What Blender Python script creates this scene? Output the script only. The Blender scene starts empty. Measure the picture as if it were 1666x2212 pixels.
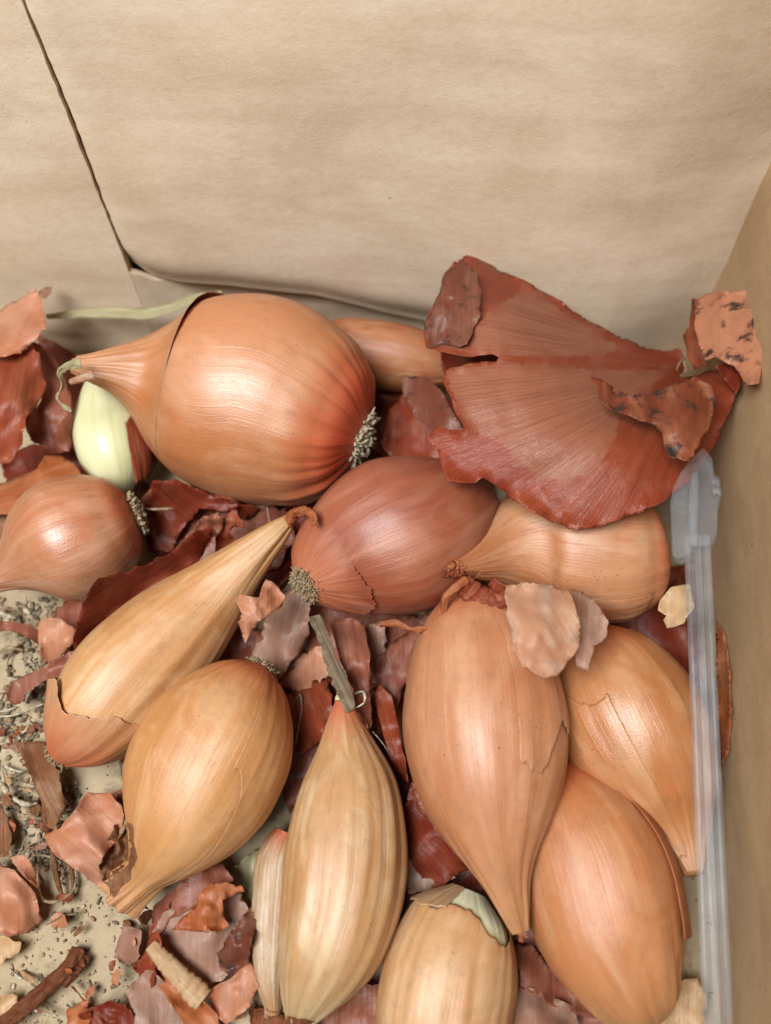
import bpy, bmesh, math, random
import numpy as np
from mathutils import Vector, Matrix, noise
from mathutils.geometry import delaunay_2d_cdt
from mathutils.bvhtree import BVHTree

random.seed(7)
SC = bpy.context.scene
COL = SC.collection
R = math.radians

# ------------------------------------------------------------------ camera
FW, FH, FPX = 1666.0, 2212.0, 1671.0
CAMZ, PITCH = 0.170, R(62.4)
cam_d = bpy.data.cameras.new('camera')
cam = bpy.data.objects.new('camera', cam_d)
COL.objects.link(cam)
cam.location = (0, 0, CAMZ)
cam.rotation_euler = (math.pi / 2 - PITCH, 0, 0)
cam_d.sensor_fit = 'VERTICAL'
cam_d.sensor_height = 36
cam_d.lens = FPX / FH * 36
cam_d.clip_start = 0.005
cam_d.clip_end = 20
cam_d.dof.use_dof = True
cam_d.dof.focus_distance = 0.150
cam_d.dof.aperture_fstop = 11
SC.camera = cam

# ------------------------------------------------------------------ light
world = bpy.data.worlds.new('World')
SC.world = world
world.use_nodes = True
wb = world.node_tree.nodes['Background']
wb.inputs['Color'].default_value = (0.95, 0.97, 1.0, 1)
wb.inputs['Strength'].default_value = 0.032


def area_light(name, loc, target, sx, sy, power, col):
    d = bpy.data.lights.new(name, 'AREA')
    d.shape = 'RECTANGLE'
    d.size, d.size_y, d.energy, d.color = sx, sy, power, col
    o = bpy.data.objects.new(name, d)
    COL.objects.link(o)
    o.location = loc
    o.rotation_euler = (Vector(target) - Vector(loc)).to_track_quat('-Z', 'Y').to_euler()
    return o


area_light('window_light', (-0.145, -0.045, 0.41), (-0.01, 0.10, 0.04), 0.21, 0.17, 3.4, (1.0, 0.995, 0.985))
area_light('ceiling_light', (-0.06, -0.30, 0.90), (0, 0.09, 0.02), 0.22, 0.20, 0.6, (0.93, 0.97, 1.0))
SC.view_settings.view_transform = 'Standard'
SC.view_settings.look = 'None'
SC.view_settings.exposure = 0.0
SC.view_settings.gamma = 1.0
SC.view_settings.use_curve_mapping = False
SC.render.engine = 'CYCLES'
SC.cycles.use_denoising = True
SC.cycles.max_bounces = 7
SC.cycles.use_adaptive_sampling = True
SC.cycles.adaptive_threshold = 0.02
SC.cycles.transparent_max_bounces = 12
SC.cycles.caustics_reflective = False

# ------------------------------------------------------------------ helpers
FWD = Vector((0, math.cos(PITCH), -math.sin(PITCH)))
UP = Vector((0, math.sin(PITCH), math.cos(PITCH)))
CAM = Vector((0, 0, CAMZ))


def pnoise(v):
    return noise.noise((v[0] + 57.3, v[1] + 41.7, v[2] + 33.1), noise_basis='PERLIN_NEW')


def ray(px, py):
    return FWD + Vector((1, 0, 0)) * ((px - FW / 2) / FPX) + UP * ((FH / 2 - py) / FPX)


def P(px, py, z):
    """the point at height z (mm) seen at a place of the picture"""
    r = ray(px, py)
    return CAM + r * ((z * 0.001 - CAMZ) / r.z)


def m_per_px(p):
    return (p - CAM).dot(FWD) / FPX


def link(o, parent=None):
    COL.objects.link(o)
    if parent is not None:
        o.parent = parent
    return o


def tag(o, label, cat, group=None):
    o['label'] = label
    o['category'] = cat
    if group:
        o['group'] = group
    return o


def mesh_obj(name, verts, faces, mat, parent=None, attrs=None, smooth=True, thick=0):
    me = bpy.data.meshes.new(name)
    me.from_pydata([tuple(v) for v in verts], [], faces)
    if attrs:
        for k, vals in attrs.items():
            vals = np.asarray(vals, dtype=np.float32)
            if vals.ndim == 2:
                a = me.attributes.new(k, 'FLOAT_VECTOR', 'POINT')
                a.data.foreach_set('vector', vals.ravel())
            else:
                a = me.attributes.new(k, 'FLOAT', 'POINT')
                a.data.foreach_set('value', vals)
    if smooth:
        me.polygons.foreach_set('use_smooth', [True] * len(me.polygons))
    me.materials.append(mat)
    me.update()
    o = bpy.data.objects.new(name, me)
    link(o, parent)
    if thick:
        s = o.modifiers.new('thickness', 'SOLIDIFY')
        s.thickness = thick * 0.001
        s.offset = -1
    return o


def empty(name, loc):
    o = bpy.data.objects.new(name, None)
    o.empty_display_size = 0.005
    o.location = loc
    return link(o)


def into(o, root):
    """parent a mesh built in world coordinates under its thing"""
    o.parent = root
    o.matrix_parent_inverse = Matrix.Translation(-Vector(root.location))
    return o


# ------------------------------------------------------------------ materials
def srgb(r, g, b):
    f = lambda c: ((c / 255 + 0.055) / 1.055) ** 2.4 if c > 10 else c / 255 / 12.92
    return (f(r), f(g), f(b), 1)


class NT:
    def __init__(self, name):
        self.m = bpy.data.materials.new(name)
        self.m.use_nodes = True
        self.t = self.m.node_tree
        self.b = self.t.nodes['Principled BSDF']
        self.out = self.t.nodes['Material Output']

    def n(self, kind, **kw):
        nd = self.t.nodes.new(kind)
        for k, v in kw.items():
            setattr(nd, k, v)
        return nd

    def l(self, a, b):
        self.t.links.new(a, b)

    def mapping(self, vec, scale, loc=(0, 0, 0)):
        mp = self.n('ShaderNodeMapping')
        mp.inputs['Scale'].default_value = scale
        mp.inputs['Location'].default_value = loc
        self.l(vec, mp.inputs['Vector'])
        return mp.outputs['Vector']

    def noise(self, vec, scale, detail=4, rough=0.55, dist=0.0):
        nz = self.n('ShaderNodeTexNoise')
        nz.inputs['Scale'].default_value = scale
        nz.inputs['Detail'].default_value = detail
        nz.inputs['Roughness'].default_value = rough
        nz.inputs['Distortion'].default_value = dist
        self.l(vec, nz.inputs['Vector'])
        return nz.outputs['Fac']

    def ramp(self, fac, lo, hi, a=0.0, b=1.0):
        mr = self.n('ShaderNodeMapRange')
        mr.clamp = True
        mr.inputs['From Min'].default_value = lo
        mr.inputs['From Max'].default_value = hi
        mr.inputs['To Min'].default_value = a
        mr.inputs['To Max'].default_value = b
        self.l(fac, mr.inputs['Value'])
        return mr.outputs['Result']

    def mix(self, fac, a, b, mode='MIX'):
        mx = self.n('ShaderNodeMix')
        mx.data_type = 'RGBA'
        mx.blend_type = mode
        for sock, v in ((mx.inputs['Factor'], fac), (mx.inputs['A'], a), (mx.inputs['B'], b)):
            pass
        fi, ai, bi = mx.inputs[0], mx.inputs[6], mx.inputs[7]
        for sock, v in ((fi, fac), (ai, a), (bi, b)):
            if hasattr(v, 'is_linked'):
                self.l(v, sock)
            else:
                sock.default_value = v
        return mx.outputs[2]

    def math(self, op, a, b=0.0):
        md = self.n('ShaderNodeMath', operation=op)
        for sock, v in zip(md.inputs, (a, b)):
            if hasattr(v, 'is_linked'):
                self.l(v, sock)
            else:
                sock.default_value = v
        return md.outputs[0]

    def bump(self, height, dist, strength=1.0, normal=None):
        bp = self.n('ShaderNodeBump')
        bp.inputs['Distance'].default_value = dist
        bp.inputs['Strength'].default_value = strength
        self.l(height, bp.inputs['Height'])
        if normal is not None:
            self.l(normal, bp.inputs['Normal'])
        return bp.outputs['Normal']


_ms = [0]


def organic(name, base, alt, dark, pale=None, streak=0.6, patch=0.5, paleamt=0.35, speck=0.5, mold=0.0,
            rough=0.42, sss=0.12, trans=0.0, clear=0.0, bump=0.00012, neck=None, sheen=0.0, veins=0.35,
            pscale=0.9, dirt=0.0, rootc=None, fs=1.0, spec=0.5, zone=None, crinkle=0.0):
    """onion skin: fibres run along sk.z (bulbs) or sk.y (loose skins share the same layout)"""
    _ms[0] += 1
    off = (_ms[0] * 3.7, _ms[0] * 1.9, _ms[0] * 5.3)
    t = NT(name)
    at = t.n('ShaderNodeAttribute', attribute_name='sk')
    sk = at.outputs['Vector']
    pos = t.n('ShaderNodeNewGeometry').outputs['Position']
    big = t.noise(t.mapping(sk, (1, 1, 0.55), off), pscale, 3, 0.5, 0.4)
    fib = t.noise(t.mapping(sk, (7 * fs, 7 * fs, 0.35), off), 1.0, 6, 0.7, 0.15)
    fine = t.noise(t.mapping(sk, (34 * fs, 34 * fs, 0.8), off), 1.0, 4, 0.65)
    pal = t.noise(t.mapping(sk, (1.6, 1.6, 0.8), (off[1], off[2], off[0])), pscale * 1.2, 4, 0.6, 0.8)
    vein = t.noise(t.mapping(sk, (6 * fs, 6 * fs, 0.025), (off[2], off[0], off[1])), 1.0, 1, 0.4)
    c = t.mix(t.math('MULTIPLY', t.ramp(big, 0.38, 0.66), patch), base, alt)
    if pale is not None:
        c = t.mix(t.math('MULTIPLY', t.ramp(pal, 0.47, 0.66), paleamt), c, pale)
    if zone is not None:
        tn = t.n('ShaderNodeAttribute', attribute_name='tone').outputs['Fac']
        tn = t.math('ADD', tn, t.math('MULTIPLY', t.math('SUBTRACT', fib, 0.5), 0.9))
        tn = t.math('ADD', tn, t.math('MULTIPLY', t.math('SUBTRACT', pal, 0.5), 0.5))
        c = t.mix(t.math('MULTIPLY', t.ramp(tn, 0.22, 0.85), 0.78), c, zone)
    c = t.mix(t.math('MULTIPLY', t.ramp(fib, 0.42, 0.72), streak), c, dark)
    c = t.mix(t.math('MULTIPLY', t.ramp(fine, 0.5, 0.75), streak * 0.35), c, dark)
    v2 = t.math('SUBTRACT', 1.0, t.ramp(t.math('ABSOLUTE', t.math('SUBTRACT', vein, 0.5)), 0.0, 0.014))
    c = t.mix(t.math('MULTIPLY', v2, veins), c, pale if pale is not None else alt)
    if neck is not None:
        sv = t.n('ShaderNodeAttribute', attribute_name='sv').outputs['Fac']
        wob = t.math('ADD', sv, t.math('MULTIPLY', t.math('SUBTRACT', fib, 0.5), 0.25))
        c = t.mix(t.math('MULTIPLY', t.ramp(wob, 0.74, 0.98), 0.75), c, neck)
    if rootc is not None:
        sv = t.n('ShaderNodeAttribute', attribute_name='sv').outputs['Fac']
        wob = t.math('ADD', sv, t.math('MULTIPLY', t.math('SUBTRACT', fib, 0.5), 0.12))
        c = t.mix(t.math('MULTIPLY', t.ramp(wob, 0.02, 0.16, 1.0, 0.0), 0.8), c, rootc)
    sp = t.noise(pos, 1500, 2, 0.5)
    spm = t.noise(pos, 90, 2, 0.5)
    c = t.mix(t.math('MULTIPLY', t.math('MULTIPLY', t.ramp(sp, 0.69, 0.74), t.ramp(spm, 0.42, 0.6)), speck), c, srgb(70, 42, 30))
    if dirt:
        dn = t.noise(pos, 420, 6, 0.7)
        c = t.mix(t.math('MULTIPLY', t.ramp(dn, 0.5, 0.68), dirt), c, srgb(96, 84, 66))
    if mold:
        mo = t.noise(pos, 230, 5, 0.62, 0.0)
        halo = t.ramp(mo, 0.53, 0.61)
        c = t.mix(t.math('MULTIPLY', halo, 0.75 * mold), c, srgb(112, 68, 56))
        c = t.mix(t.math('MULTIPLY', t.ramp(mo, 0.575, 0.65), 0.92 * mold), c, srgb(54, 48, 46))
    t.l(c, t.b.inputs['Base Color'])
    rg = t.math('ADD', t.math('MULTIPLY', fib, 0.16), rough - 0.08)
    t.l(rg, t.b.inputs['Roughness'])
    t.b.inputs['IOR'].default_value = 1.45
    t.b.inputs['Specular IOR Level'].default_value = spec
    if sss:
        t.b.inputs['Subsurface Weight'].default_value = sss
        t.b.inputs['Subsurface Radius'].default_value = (1.0, 0.42, 0.16)
        t.b.inputs['Subsurface Scale'].default_value = 0.0025
    if sheen:
        t.b.inputs['Sheen Weight'].default_value = sheen
        t.b.inputs['Sheen Roughness'].default_value = 0.5
    grain = t.noise(pos, 3800, 2, 0.6)
    n0 = t.bump(v2, bump * 0.25)
    n1 = t.bump(fib, bump * 1.3, 1.0, n0)
    n2 = t.bump(fine, bump * 0.5, 1.0, n1)
    n3 = t.bump(grain, bump * 0.55, 1.0, n2)
    if crinkle:
        w1 = t.math('ABSOLUTE', t.math('SUBTRACT', t.noise(pos, 330, 3, 0.55, 0.3), 0.5))
        n3 = t.bump(t.ramp(w1, 0.0, 0.16), crinkle, 1.0, n3)
    t.l(n3, t.b.inputs['Normal'])
    sh = t.b.outputs['BSDF']
    if trans:
        tr = t.n('ShaderNodeBsdfTranslucent')
        t.l(c, tr.inputs['Color'])
        mx = t.n('ShaderNodeMixShader')
        mx.inputs[0].default_value = trans
        t.l(sh, mx.inputs[1])
        t.l(tr.outputs[0], mx.inputs[2])
        sh = mx.outputs[0]
    if clear:
        tp = t.n('ShaderNodeBsdfTransparent')
        t.l(t.mix(0.55, c, (1, 1, 1, 1)), tp.inputs['Color'])
        mx = t.n('ShaderNodeMixShader')
        mx.inputs[0].default_value = clear
        t.l(sh, mx.inputs[1])
        t.l(tp.outputs[0], mx.inputs[2])
        sh = mx.outputs[0]
    t.l(sh, t.out.inputs['Surface'])
    return t.m


def cardboard(name, base, dark, pale, axis='xz', stain=0.0):
    t = NT(name)
    pos = t.n('ShaderNodeNewGeometry').outputs['Position']
    st = {'xz': (1, 1, 4), 'yz': (1, 1, 4), 'xy': (1, 1, 1)}[axis]
    wide = t.noise(t.mapping(pos, (1, 1, 2.4) if axis != 'xy' else st), 22, 6, 0.66, 0.3)
    band = t.noise(t.mapping(pos, (0.5, 0.5, 6) if axis != 'xy' else (1, 1, 1)), 26, 2, 0.5, 0.15)
    blot = t.noise(t.mapping(pos, (1, 1, 1.8)), 45, 5, 0.6)
    fl = {'xz': (1, 1, 1.7), 'yz': (1, 1, 1.7), 'xy': (1, 1.6, 1)}[axis]
    fibre = t.noise(t.mapping(pos, fl), 420, 5, 0.72, 0.5)
    fuzz = t.noise(t.mapping(pos, fl), 1500, 3, 0.65, 0.4)
    c = t.mix(t.ramp(wide, 0.35, 0.68), base, pale)
    c = t.mix(t.math('MULTIPLY', t.ramp(band, 0.48, 0.66), 0.22), c, dark)
    c = t.mix(t.math('MULTIPLY', t.ramp(blot, 0.45, 0.72), 0.50), c, dark)
    c = t.mix(t.math('MULTIPLY', t.ramp(fibre, 0.46, 0.72), 0.30), c, dark)
    c = t.mix(t.math('MULTIPLY', t.ramp(fuzz, 0.52, 0.7), 0.40), c, pale)
    sp = t.noise(pos, 620, 1, 0.5)
    c = t.mix(t.math('MULTIPLY', t.ramp(sp, 0.80, 0.83), 0.6), c, srgb(80, 62, 48))
    if stain:
        s1 = t.noise(pos, 75, 7, 0.72, 0.3)
        s2 = t.noise(pos, 380, 4, 0.7)
        f = t.math('MULTIPLY', t.ramp(s1, 0.50, 0.64), t.ramp(s2, 0.40, 0.58))
        c = t.mix(t.math('MULTIPLY', f, stain), c, srgb(104, 90, 70))
    t.l(c, t.b.inputs['Base Color'])
    t.b.inputs['Roughness'].default_value = 0.78
    t.b.inputs['Specular IOR Level'].default_value = 0.3
    n1 = t.bump(fibre, 0.00006)
    n2 = t.bump(fuzz, 0.00004, 1.0, n1)
    t.l(n2, t.b.inputs['Normal'])
    return t.m


def plain(name, col, rough=0.6, var=None, scale=300, sss=0.0, bump=0.0001):
    t = NT(name)
    pos = t.n('ShaderNodeNewGeometry').outputs['Position']
    nz = t.noise(pos, scale, 5, 0.65)
    c = t.mix(t.ramp(nz, 0.35, 0.68), col, var if var else col)
    t.l(c, t.b.inputs['Base Color'])
    t.b.inputs['Roughness'].default_value = rough
    if sss:
        t.b.inputs['Subsurface Weight'].default_value = sss
        t.b.inputs['Subsurface Radius'].default_value = (1, 0.6, 0.3)
        t.b.inputs['Subsurface Scale'].default_value = 0.002
    t.l(t.bump(nz, bump), t.b.inputs['Normal'])
    return t.m


M = {}
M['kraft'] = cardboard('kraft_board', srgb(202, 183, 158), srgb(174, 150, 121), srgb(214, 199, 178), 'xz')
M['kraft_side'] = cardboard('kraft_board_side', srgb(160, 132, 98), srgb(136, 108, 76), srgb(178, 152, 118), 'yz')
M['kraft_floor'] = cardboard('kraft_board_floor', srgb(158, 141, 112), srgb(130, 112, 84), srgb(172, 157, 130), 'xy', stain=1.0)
M['flute'] = plain('corrugated_edge', srgb(150, 122, 90), 0.85, srgb(112, 86, 60), 700)
M['root'] = plain('dry_root', srgb(160, 140, 108), 0.85, srgb(88, 70, 50), 1500)
M['root_white'] = plain('pale_root_stub', srgb(196, 186, 162), 0.65, srgb(122, 106, 80), 1300)
M['root_clod'] = plain('soil_clod', srgb(168, 154, 126), 0.95, srgb(112, 98, 76), 1100)
M['root_soil'] = plain('soil_on_roots', srgb(120, 104, 82), 0.95, srgb(72, 60, 46), 1300)
M['flesh'] = organic('shallot_flesh', srgb(206, 206, 166), srgb(190, 190, 138), srgb(166, 160, 100), srgb(218, 222, 194),
                     streak=0.35, patch=0.6, rough=0.3, sss=0.35, speck=0.2, bump=0.00004, veins=0.1)
M['flesh_white'] = organic('white_flesh', srgb(222, 222, 188), srgb(212, 212, 168), srgb(190, 186, 130), srgb(230, 230, 206),
                           streak=0.25, patch=0.6, rough=0.3, sss=0.3, speck=0.1, bump=0.00004, veins=0.1)
M['stub'] = plain('green_white_stub', srgb(200, 204, 160), 0.5, srgb(160, 158, 104), 900, 0.2)
M['dirt'] = None


def skinmat(key, base, alt, dark, pale, **kw):
    d = dict(rough=0.30, sss=0.0, trans=0.42, crinkle=0.00002, fs=2.2, spec=0.6, streak=0.5, patch=0.7, speck=0.5, paleamt=0.5, bump=0.00010, veins=0.25)
    d.update(kw)
    M[key] = organic(key, base, alt, dark, pale, **d)


skinmat('skin_red', srgb(166, 80, 50), srgb(144, 56, 35), srgb(110, 38, 26), srgb(192, 126, 92), paleamt=0.5)
skinmat('skin_fan', srgb(174, 82, 50), srgb(150, 54, 34), srgb(112, 40, 26), srgb(178, 100, 68), paleamt=0.4, pscale=0.5, streak=0.55, rough=0.25, fs=3.4, spec=0.8, bump=0.00014, crinkle=0.00003, zone=srgb(184, 126, 98))
skinmat('skin_fan_pale', srgb(182, 118, 88), srgb(172, 96, 66), srgb(132, 72, 52), srgb(200, 158, 134), paleamt=0.7, pscale=0.6, streak=0.6, rough=0.30, fs=3.0)
skinmat('skin_fan_grey', srgb(158, 112, 96), srgb(146, 92, 74), srgb(112, 62, 52), srgb(178, 146, 134), paleamt=0.7, pscale=0.8, streak=0.6, rough=0.27, fs=3.0)
skinmat('skin_maroon', srgb(142, 60, 38), srgb(122, 44, 29), srgb(92, 30, 22), srgb(168, 98, 72), paleamt=0.45)
skinmat('skin_plum', srgb(166, 102, 78), srgb(146, 74, 52), srgb(106, 46, 36), srgb(192, 142, 120), paleamt=0.6)
skinmat('skin_pink', srgb(210, 152, 116), srgb(198, 122, 80), srgb(166, 90, 62), srgb(226, 186, 164), streak=0.3)
skinmat('skin_orange', srgb(196, 120, 72), srgb(180, 92, 52), srgb(144, 66, 36), srgb(214, 158, 116), streak=0.4)
skinmat('skin_pale', srgb(216, 174, 142), srgb(206, 148, 110), srgb(172, 108, 76), srgb(226, 210, 192), streak=0.25, trans=0.45, clear=0.16, pscale=0.6, paleamt=0.8)
skinmat('skin_silver', srgb(192, 154, 132), srgb(172, 118, 94), srgb(134, 84, 66), srgb(206, 188, 174), streak=0.3, rough=0.26, clear=0.12)
skinmat('skin_spotted', srgb(206, 146, 112), srgb(198, 130, 96), srgb(150, 84, 62), srgb(206, 156, 124), streak=0.2, mold=1.0)
skinmat('skin_spotted_dark', srgb(160, 84, 54), srgb(130, 60, 42), srgb(96, 40, 32), srgb(188, 140, 106), streak=0.3, mold=1.0)
skinmat('skin_moldy', srgb(148, 92, 70), srgb(124, 60, 42), srgb(84, 44, 38), srgb(170, 136, 118), streak=0.35, mold=0.8)
skinmat('skin_brown', srgb(168, 118, 80), srgb(146, 92, 60), srgb(110, 66, 42), srgb(196, 158, 120), streak=0.8, bump=0.0002)
skinmat('skin_wood', srgb(182, 112, 72), srgb(160, 88, 54), srgb(110, 56, 36), srgb(204, 148, 108), streak=1.0, bump=0.0004)
skinmat('skin_cream', srgb(222, 192, 150), srgb(208, 168, 120), srgb(180, 130, 84), srgb(234, 214, 182), streak=0.4)
skinmat('skin_straw', srgb(204, 196, 156), srgb(186, 178, 130), srgb(150, 136, 92), srgb(222, 218, 190), streak=0.6)
skinmat('skin_greyroot', srgb(156, 138, 112), srgb(126, 104, 80), srgb(84, 66, 50), srgb(190, 172, 144), streak=0.9, bump=0.0003)


# ------------------------------------------------------------------ the cardboard box
def board(name, origin, uvec, vvec, nvec, su, sv, thick, mat, parent, rows=24, cols=48, warp=None, clip=None):
    """a warped sheet of corrugated board: two faces and a rim; clip trims the rectangle in (u, v)"""
    verts, faces = [], []
    for k in (0, 1):
        for j in range(rows + 1):
            for i in range(cols + 1):
                u, v = i / cols, j / rows
                if clip:
                    u, v = clip(u, v)
                w = warp(u, v) if warp else 0
                p = origin + uvec * (u * su) + vvec * (v * sv) + nvec * (w - k * thick)
                verts.append(p)
    n = (rows + 1) * (cols + 1)
    idx = lambda k, i, j: k * n + j * (cols + 1) + i
    for j in range(rows):
        for i in range(cols):
            faces.append((idx(0, i, j), idx(0, i + 1, j), idx(0, i + 1, j + 1), idx(0, i, j + 1)))
            faces.append((idx(1, i, j), idx(1, i, j + 1), idx(1, i + 1, j + 1), idx(1, i + 1, j)))
    rim = [(i, 0) for i in range(cols)] + [(cols, j) for j in range(rows)] + [(i, rows) for i in range(cols, 0, -1)] + [(0, j) for j in range(rows, 0, -1)]
    for a, b in zip(rim, rim[1:] + rim[:1]):
        faces.append((idx(0, *a), idx(1, *a), idx(1, *b), idx(0, *b)))
    o = mesh_obj(name, verts, faces, mat, None, smooth=True)
    bm = bmesh.new()
    bm.from_mesh(o.data)
    bmesh.ops.recalc_face_normals(bm, faces=bm.faces)
    for e in bm.edges:
        if len(e.link_faces) == 2 and e.link_faces[0].normal.dot(e.link_faces[1].normal) < 0.5:
            e.smooth = False
    bm.to_mesh(o.data)
    bm.free()
    if parent:
        into(o, parent)
    return o


X, Y, Z = Vector((1, 0, 0)), Vector((0, 1, 0)), Vector((0, 0, 1))
box = empty('cardboard_box', (0, 0.06, 0))
tag(box, 'brown corrugated cardboard box holding the shallots and loose skins', 'box')
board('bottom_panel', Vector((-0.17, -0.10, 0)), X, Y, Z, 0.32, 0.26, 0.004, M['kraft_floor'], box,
      warp=lambda u, v: 0.0004 * pnoise((u * 9, v * 9, 2)))
board('back_panel', Vector((-0.17, 0.1500, 0.0)), X, Z, -Y, 0.32, 0.15, 0.004, M['kraft'], box,
      warp=lambda u, v: 0.0009 * pnoise((u * 6, v * 4, 5)) + 0.003 * math.exp(-((v - 0.02) / 0.05) ** 2) * (0.6 + pnoise((u * 14, 1, 1))))
A2, B2 = Vector((0.082, 0.147, 0)), Vector((0.0565, -0.06, 0))
sd = (B2 - A2).normalized()
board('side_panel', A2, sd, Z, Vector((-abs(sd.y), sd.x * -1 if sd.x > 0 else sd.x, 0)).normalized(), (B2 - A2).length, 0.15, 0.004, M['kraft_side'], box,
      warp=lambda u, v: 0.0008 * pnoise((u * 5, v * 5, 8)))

# the inner flap stands in front of the back panel: its own sheet with rounded corner and a soft, frayed rim
FL, FR = -0.0620, 0.0845


def flap_bottom(x):
    t = (x - FL) / (FR - FL)
    base = np.interp(t, [0, 0.03, 0.07, 0.15, 0.3, 0.42, 0.6, 0.8, 1.0], [31, 26.5, 24.5, 23.5, 19.5, 13, 6, 1.2, 0.4]) * 0.001
    return float(base)


def front_sheet(name, x0, x1, zlow, zhigh, y0, thick, cols, rows, ragx=None):
    v, f = [], []
    for k in (0, 1):
        for j in range(rows + 1):
            for i in range(cols + 1):
                x = x0 + (x1 - x0) * i / cols
                za, zb = zlow(x), zhigh(x)
                z = za + (zb - za) * j / rows
                if ragx and i == cols:
                    x += 0.00008 * pnoise((3.3, 1, z * 900)) + 0.00018 * pnoise((7, 1, z * 2600))
                y = (y0(x) if callable(y0) else y0) - 0.0006 * pnoise((x * 30, z * 25, 5)) - 0.0012 * math.exp(-((z - 0.011) / 0.004) ** 2) * (0.6 + pnoise((x * 60, 1, 1)))
                v.append(Vector((x, y + k * thick, z)))
    n = (rows + 1) * (cols + 1)
    q = lambda k, i, j: k * n + j * (cols + 1) + i
    for j in range(rows):
        for i in range(cols):
            f.append((q(0, i, j), q(0, i + 1, j), q(0, i + 1, j + 1), q(0, i, j + 1)))
            f.append((q(1, i, j), q(1, i, j + 1), q(1, i + 1, j + 1), q(1, i + 1, j)))
    rim = [(i, 0) for i in range(cols)] + [(cols, j) for j in range(rows)] + [(i, rows) for i in range(cols, 0, -1)] + [(0, j) for j in range(rows, 0, -1)]
    for a, b in zip(rim, rim[1:] + rim[:1]):
        f.append((q(0, *a), q(1, *a), q(1, *b), q(0, *b)))
    o = mesh_obj(name, v, f, M['kraft'])
    bm = bmesh.new()
    bm.from_mesh(o.data)
    bmesh.ops.recalc_face_normals(bm, faces=bm.faces)
    for e in bm.edges:
        if len(e.link_faces) == 2 and e.link_faces[0].normal.dot(e.link_faces[1].normal) < 0.5:
            e.smooth = False
    bm.to_mesh(o.data)
    bm.free()
    into(o, box)


front_sheet('left_flap', -0.17, FL - 0.0004, lambda x: 0.0005, lambda x: 0.145, 0.1388, 0.003, 60, 90, True)
front_sheet('flap_foot', FL - 0.00042, FR - 0.004, lambda x: 0.0005, lambda x: flap_bottom(max(x, FL)) - 0.0010 + 0.008 * min(1, max(0, (x - FL - 0.010) / 0.012)), lambda x: 0.1389 + 0.0073 * min(1, max(0, (x - FL) / 0.018)), 0.0015, 120, 14)

cols, rows, th = 150, 70, 0.0028
fv, ff = [], []
for k in (0, 1):
    for j in range(rows + 1):
        for i in range(cols + 1):
            t = i / cols
            v = j / rows
            x = FL + (FR - FL) * t
            zb = flap_bottom(x)
            z = zb + (0.135 - zb) * v
            if i == 0:
                x += 0.00010 * pnoise((0.3, 0.1, z * 900)) + 0.00018 * pnoise((3, 1, z * 2600))
            y = 0.1385 + 0.0010 * pnoise((t * 4, z * 30, 3)) - 0.003 * math.exp(-((t - 0.72) / 0.16) ** 2) + 0.004 * max(0, (t - 0.80) / 0.20) ** 1.6
            sm = min(1, max(0, (t - 0.25) / 0.55)) ** 1.5
            y -= 0.0045 * sm * math.exp(-((z - 0.015) / 0.035) ** 2)
            y += (0.0026 + 0.005 * sm) * (1 - 0.85 * min(1, max(0, (t - 0.55) / 0.25))) * math.exp(-((z - zb) / (0.005 + 0.007 * sm)) ** 2) + 0.0008 * math.exp(-((x - FL) / 0.002) ** 2)
            fv.append(Vector((x, y + k * th, z)))
n1 = (rows + 1) * (cols + 1)
ix = lambda k, i, j: k * n1 + j * (cols + 1) + i
for j in range(rows):
    for i in range(cols):
        ff.append((ix(0, i, j), ix(0, i + 1, j), ix(0, i + 1, j + 1), ix(0, i, j + 1)))
        ff.append((ix(1, i, j), ix(1, i, j + 1), ix(1, i + 1, j + 1), ix(1, i + 1, j)))
rim = [(i, 0) for i in range(cols)] + [(cols, j) for j in range(rows)] + [(i, rows) for i in range(cols, 0, -1)] + [(0, j) for j in range(rows, 0, -1)]
for a, b in zip(rim, rim[1:] + rim[:1]):
    ff.append((ix(0, *a), ix(1, *a), ix(1, *b), ix(0, *b)))
fl = mesh_obj('inner_flap', fv, ff, M['kraft'])
bm = bmesh.new()
bm.from_mesh(fl.data)
bmesh.ops.recalc_face_normals(bm, faces=bm.faces)
bm.to_mesh(fl.data)
bm.free()
bv = fl.modifiers.new('soft_rim', 'BEVEL')
bv.width = 0.0009
bv.segments = 3
bv.limit_method = 'ANGLE'
bv.angle_limit = R(50)
into(fl, box)


# ------------------------------------------------------------------ shallots
def catmull(pts, n):
    pts = np.asarray(pts, float)
    d = np.r_[0, np.cumsum(np.linalg.norm(np.diff(pts[:, :3], axis=0), axis=1))]
    d /= d[-1]
    s = np.linspace(0, 1, n)
    out = np.zeros((n, pts.shape[1]))
    m = np.gradient(pts, d, axis=0)
    k = np.clip(np.searchsorted(d, s, 'right') - 1, 0, len(d) - 2)
    h = (d[k + 1] - d[k])
    t = ((s - d[k]) / h)
    h00, h10, h01, h11 = 2 * t**3 - 3 * t**2 + 1, t**3 - 2 * t**2 + t, -2 * t**3 + 3 * t**2, t**3 - t**2
    for c in range(pts.shape[1]):
        out[:, c] = h00 * pts[k, c] + h10 * h * m[k, c] + h01 * pts[k + 1, c] + h11 * h * m[k + 1, c]
    return out


BVH_SOURCES = []


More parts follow.
